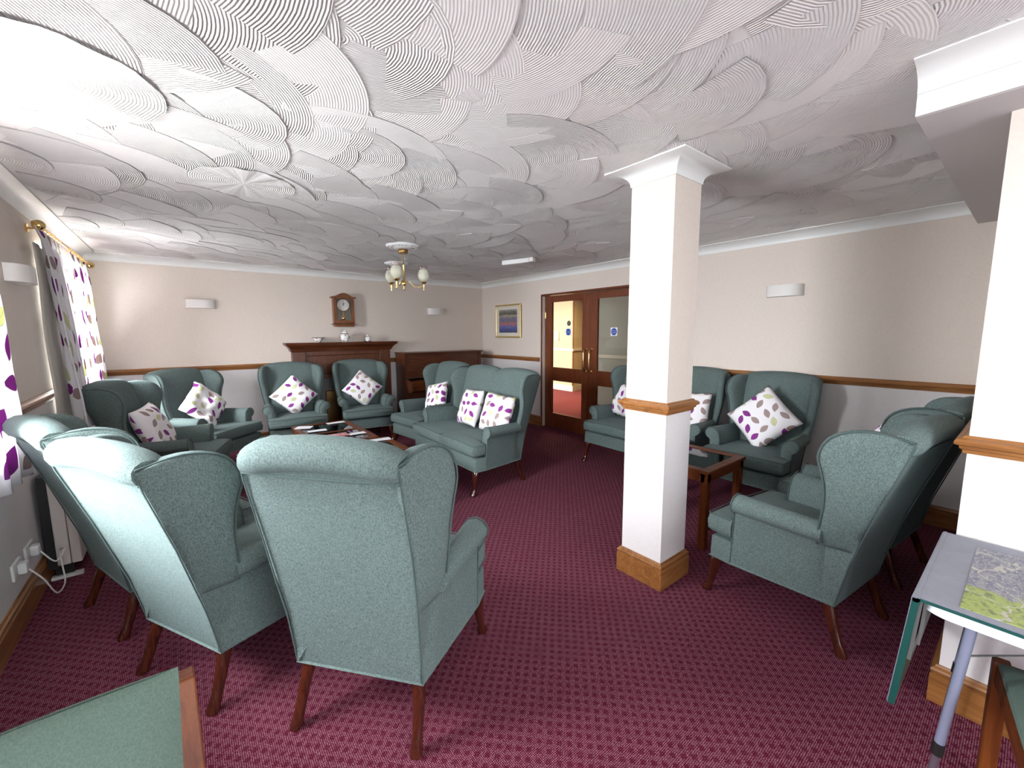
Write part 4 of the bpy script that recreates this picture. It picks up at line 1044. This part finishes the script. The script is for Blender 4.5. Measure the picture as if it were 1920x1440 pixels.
# ------------------------------------------------------------------ folding table with map board
def build_fold_table():
    zt = .715; x0, x1, y1, y0 = 1.665, 2.285, .150, -.44
    t = thing('folding_table', 'white folding table with tubular legs beside the right wall end', 'table', ((x0+x1)/2, (y0+y1)/2, 0)); a = (x1-x0)/2; b = (y1-y0)/2
    bm = bmesh.new(); R = .07; pts = []
    for cx, cy, a0 in ((a-R, b-R, 0), (-a+R, b-R, 90), (-a+R, -b+R, 180), (a-R, -b+R, 270)):
        pts += [(cx+R*cos(radians(a0+q*15)), cy+R*sin(radians(a0+q*15))) for q in range(7)]
    prism(bm, pts, 2, zt-.030, zt); done('tabletop', bm, MAT['laminate'], t, bev=.004)
    for sx in (-1, 1):
        for sy in (-1, 1):
            T0 = Vector((sx*(a-.05)-(0 if sx > 0 else -.03), sy*(b-.11), zt-.032)); B = Vector((T0.x, sy*(b-.055), 0.0)); M = T0.lerp(B, .66)
            bm = bmesh.new(); tube(bm, [T0, M], .0125, 14); lg = done('leg', bm, MAT['tube'], t, smooth=50)
            bm = bmesh.new(); tube(bm, [M+(M-B).normalized()*.012, M-(M-B).normalized()*.03], .0150, 14); done('collar', bm, MAT['black'], lg, smooth=50)
            bm = bmesh.new(); tube(bm, [M-(M-B).normalized()*.03, B], .0100, 14); done('inner_tube', bm, MAT['tube_dark'], lg, smooth=50)
        bm = bmesh.new(); zz = .555 if sx < 0 else .565; xa = -a+.08; xb = a-.05
        tube(bm, [(xa if sx < 0 else xb, b-.10, zz), (xb if sx < 0 else xa, -b+.10, zz)], .0028, 8); done('brace', bm, MAT['chrome'], t, smooth=50)
    # jigsaw board
    g = thing('jigsaw_board', 'green edged felt board with a map on the folding table, one flap hanging', 'board', ((x0+x1)/2, (y0+y1)/2, zt)); 
    X0, X1, Y1, Y0 = -a-.012, a+.010, b+.004, -b
    done('board_panel', boxes([(X0, X1, Y0, Y1, .001, .009)]), MAT['green_board'], g)
    done('felt_face', boxes([(X0+.004, X1-.0, Y0, Y1-.001, .009, .0115)]), MAT['felt'], g)
    bm = bmesh.new(); n = 8; rows = [[(lerp(X0+.035, X1-.075, j/n), lerp(Y1-.085, Y0+.02, i/n), .0135) for j in range(n+1)] for i in range(n+1)]
    grid_face(bm, rows, uv=lambda i, j: (j/n, i/n)); ext = bmesh.ops.extrude_face_region(bm, geom=bm.faces[:])
    for v in [q for q in ext['geom'] if isinstance(q, bmesh.types.BMVert)]: v.co.z -= .002
    done('map_sheet', bm, MAT['puzzle'], g)
    # hanging flap: green outer board, grey lined leaves inside
    def hang(ya, yb, za, zb, x0_, x1_, name, m, th):
        bm = bmesh.new(); d = Vector((0, yb-ya, zb-za)); nrm = Vector((0, -d.z, d.y)).normalized()*th
        P = [Vector((0, ya, za)), Vector((0, yb, zb)), Vector((0, yb, zb))+nrm, Vector((0, ya, za))+nrm]
        loft(bm, [[(xx, p.y, p.z) for p in P] for xx in (x0_, x1_)]); return done(name, bm, m, g, bev=.0015)
    hang(Y1+.008, Y1+.036, .006, -.36, X0, X1, 'hanging_flap', MAT['green_board'], -.014)
    hang(Y1+.0095, Y1+.0375, .006, -.36, X0-.001, X1, 'flap_cover', MAT['felt'], .001)
    hang(Y1-.006, Y1+.006, .0, -.20, X0+.015, X1-.01, 'inner_leaf', MAT['grey_lining'], -.006)
    hang(Y1-.016, Y1-.010, .0, -.15, X0+.030, X1-.01, 'inner_leaf', MAT['grey_lining'], -.004)
    bm = bmesh.new(); tube(bm, [(X0, Y1+.002, .004), (X1, Y1+.002, .004)], .010, 10); done('hinge_spine', bm, MAT['felt'], g, smooth=50)
build_fold_table()

# ------------------------------------------------------------------ dining chairs at the frame's lower corners
def dining_chair(label, loc, rotz):
    t = thing('dining_chair', label, 'chair', loc, rotz, 'wooden dining chairs with teal pads')
    W = MAT['maho_z']; w = .235
    for s in (-1, 1):
        done('leg', boxes([(s*w-.02, s*w+.02, .40, .44, 0, .44)]), W, t, bev=.003)
        bm = bmesh.new(); path = [(0, 0.0, .05), (0, .45, .062), (-.050, .70, .056), (-.106, .915, .034)]
        loft(bm, [[(s*(w+.012-wd), y, z), (s*(w+.012), y, z), (s*(w+.012), y+d, z), (s*(w+.012-wd), y+d, z)] for (y, z, d), wd in zip(path, (.040, .046, .038, .026))]); done('back_post', bm, W, t, bev=.003)
    L = [(-w+.02, w-.02, .405, .435, .37, .43), (-w+.02, w-.02, .01, .035, .37, .43), (-w-.012, -w+.012, .035, .405, .37, .43), (w-.012, w+.012, .035, .405, .37, .43)]
    done('seat_rail', boxes(L), MAT['maho_x'], t, bev=.003)
    bm = bmesh.new(); rings = []
    for y, k in ((.045, .8), (.06, 1), (.2, 1.25), (.33, 1.2), (.415, 1), (.43, .8)):
        n = 10; rings.append([((2*j/n-1)*(w-.004), y, .432+.030*k*(1-(2*j/n-1)**4)**.5+.002) for j in range(n+1)] + [((1-2*j/n)*(w-.004), y, .430) for j in range(n+1)])
    loft(bm, rings); done('seat_pad', bm, MAT['teal_dining'], t, smooth=50)
    bm = bmesh.new(); rings = []; n = 12
    for z, k in ((.50, .3), (.515, .8), (.60, 1.1), (.70, 1.15), (.80, 1.15), (.88, 1.0), (.925, .75), (.94, .3)):
        yf = interp([(.45, .062), (.70, .006), (.93, -.078), (.95, -.085)], z)+.0005; ww = w+.016-interp([(.45, .046), (.70, .038), (.93, .026), (.95, .026)], z)
        rings.append([((2*j/n-1)*ww, yf+.026*k*(1-abs(2*j/n-1)**7)**.5, z+.012*(1-(2*j/n-1)**2)) for j in range(n+1)] + [((1-2*j/n)*ww, yf, z+.012*(1-(1-2*j/n)**2)) for j in range(n+1)])
    loft(bm, rings); done('back_pad', bm, MAT['teal_dining'], t, smooth=50)
    return t
dining_chair('teal padded wooden chair cut off at the bottom left corner of the view', (-.272, .815, 0), radians(183))
COL.objects['dining_chair'].scale.z = .98
dining_chair('wooden chair with teal seat tucked under the folding table at bottom right', (1.85, -.475, 0), radians(9))
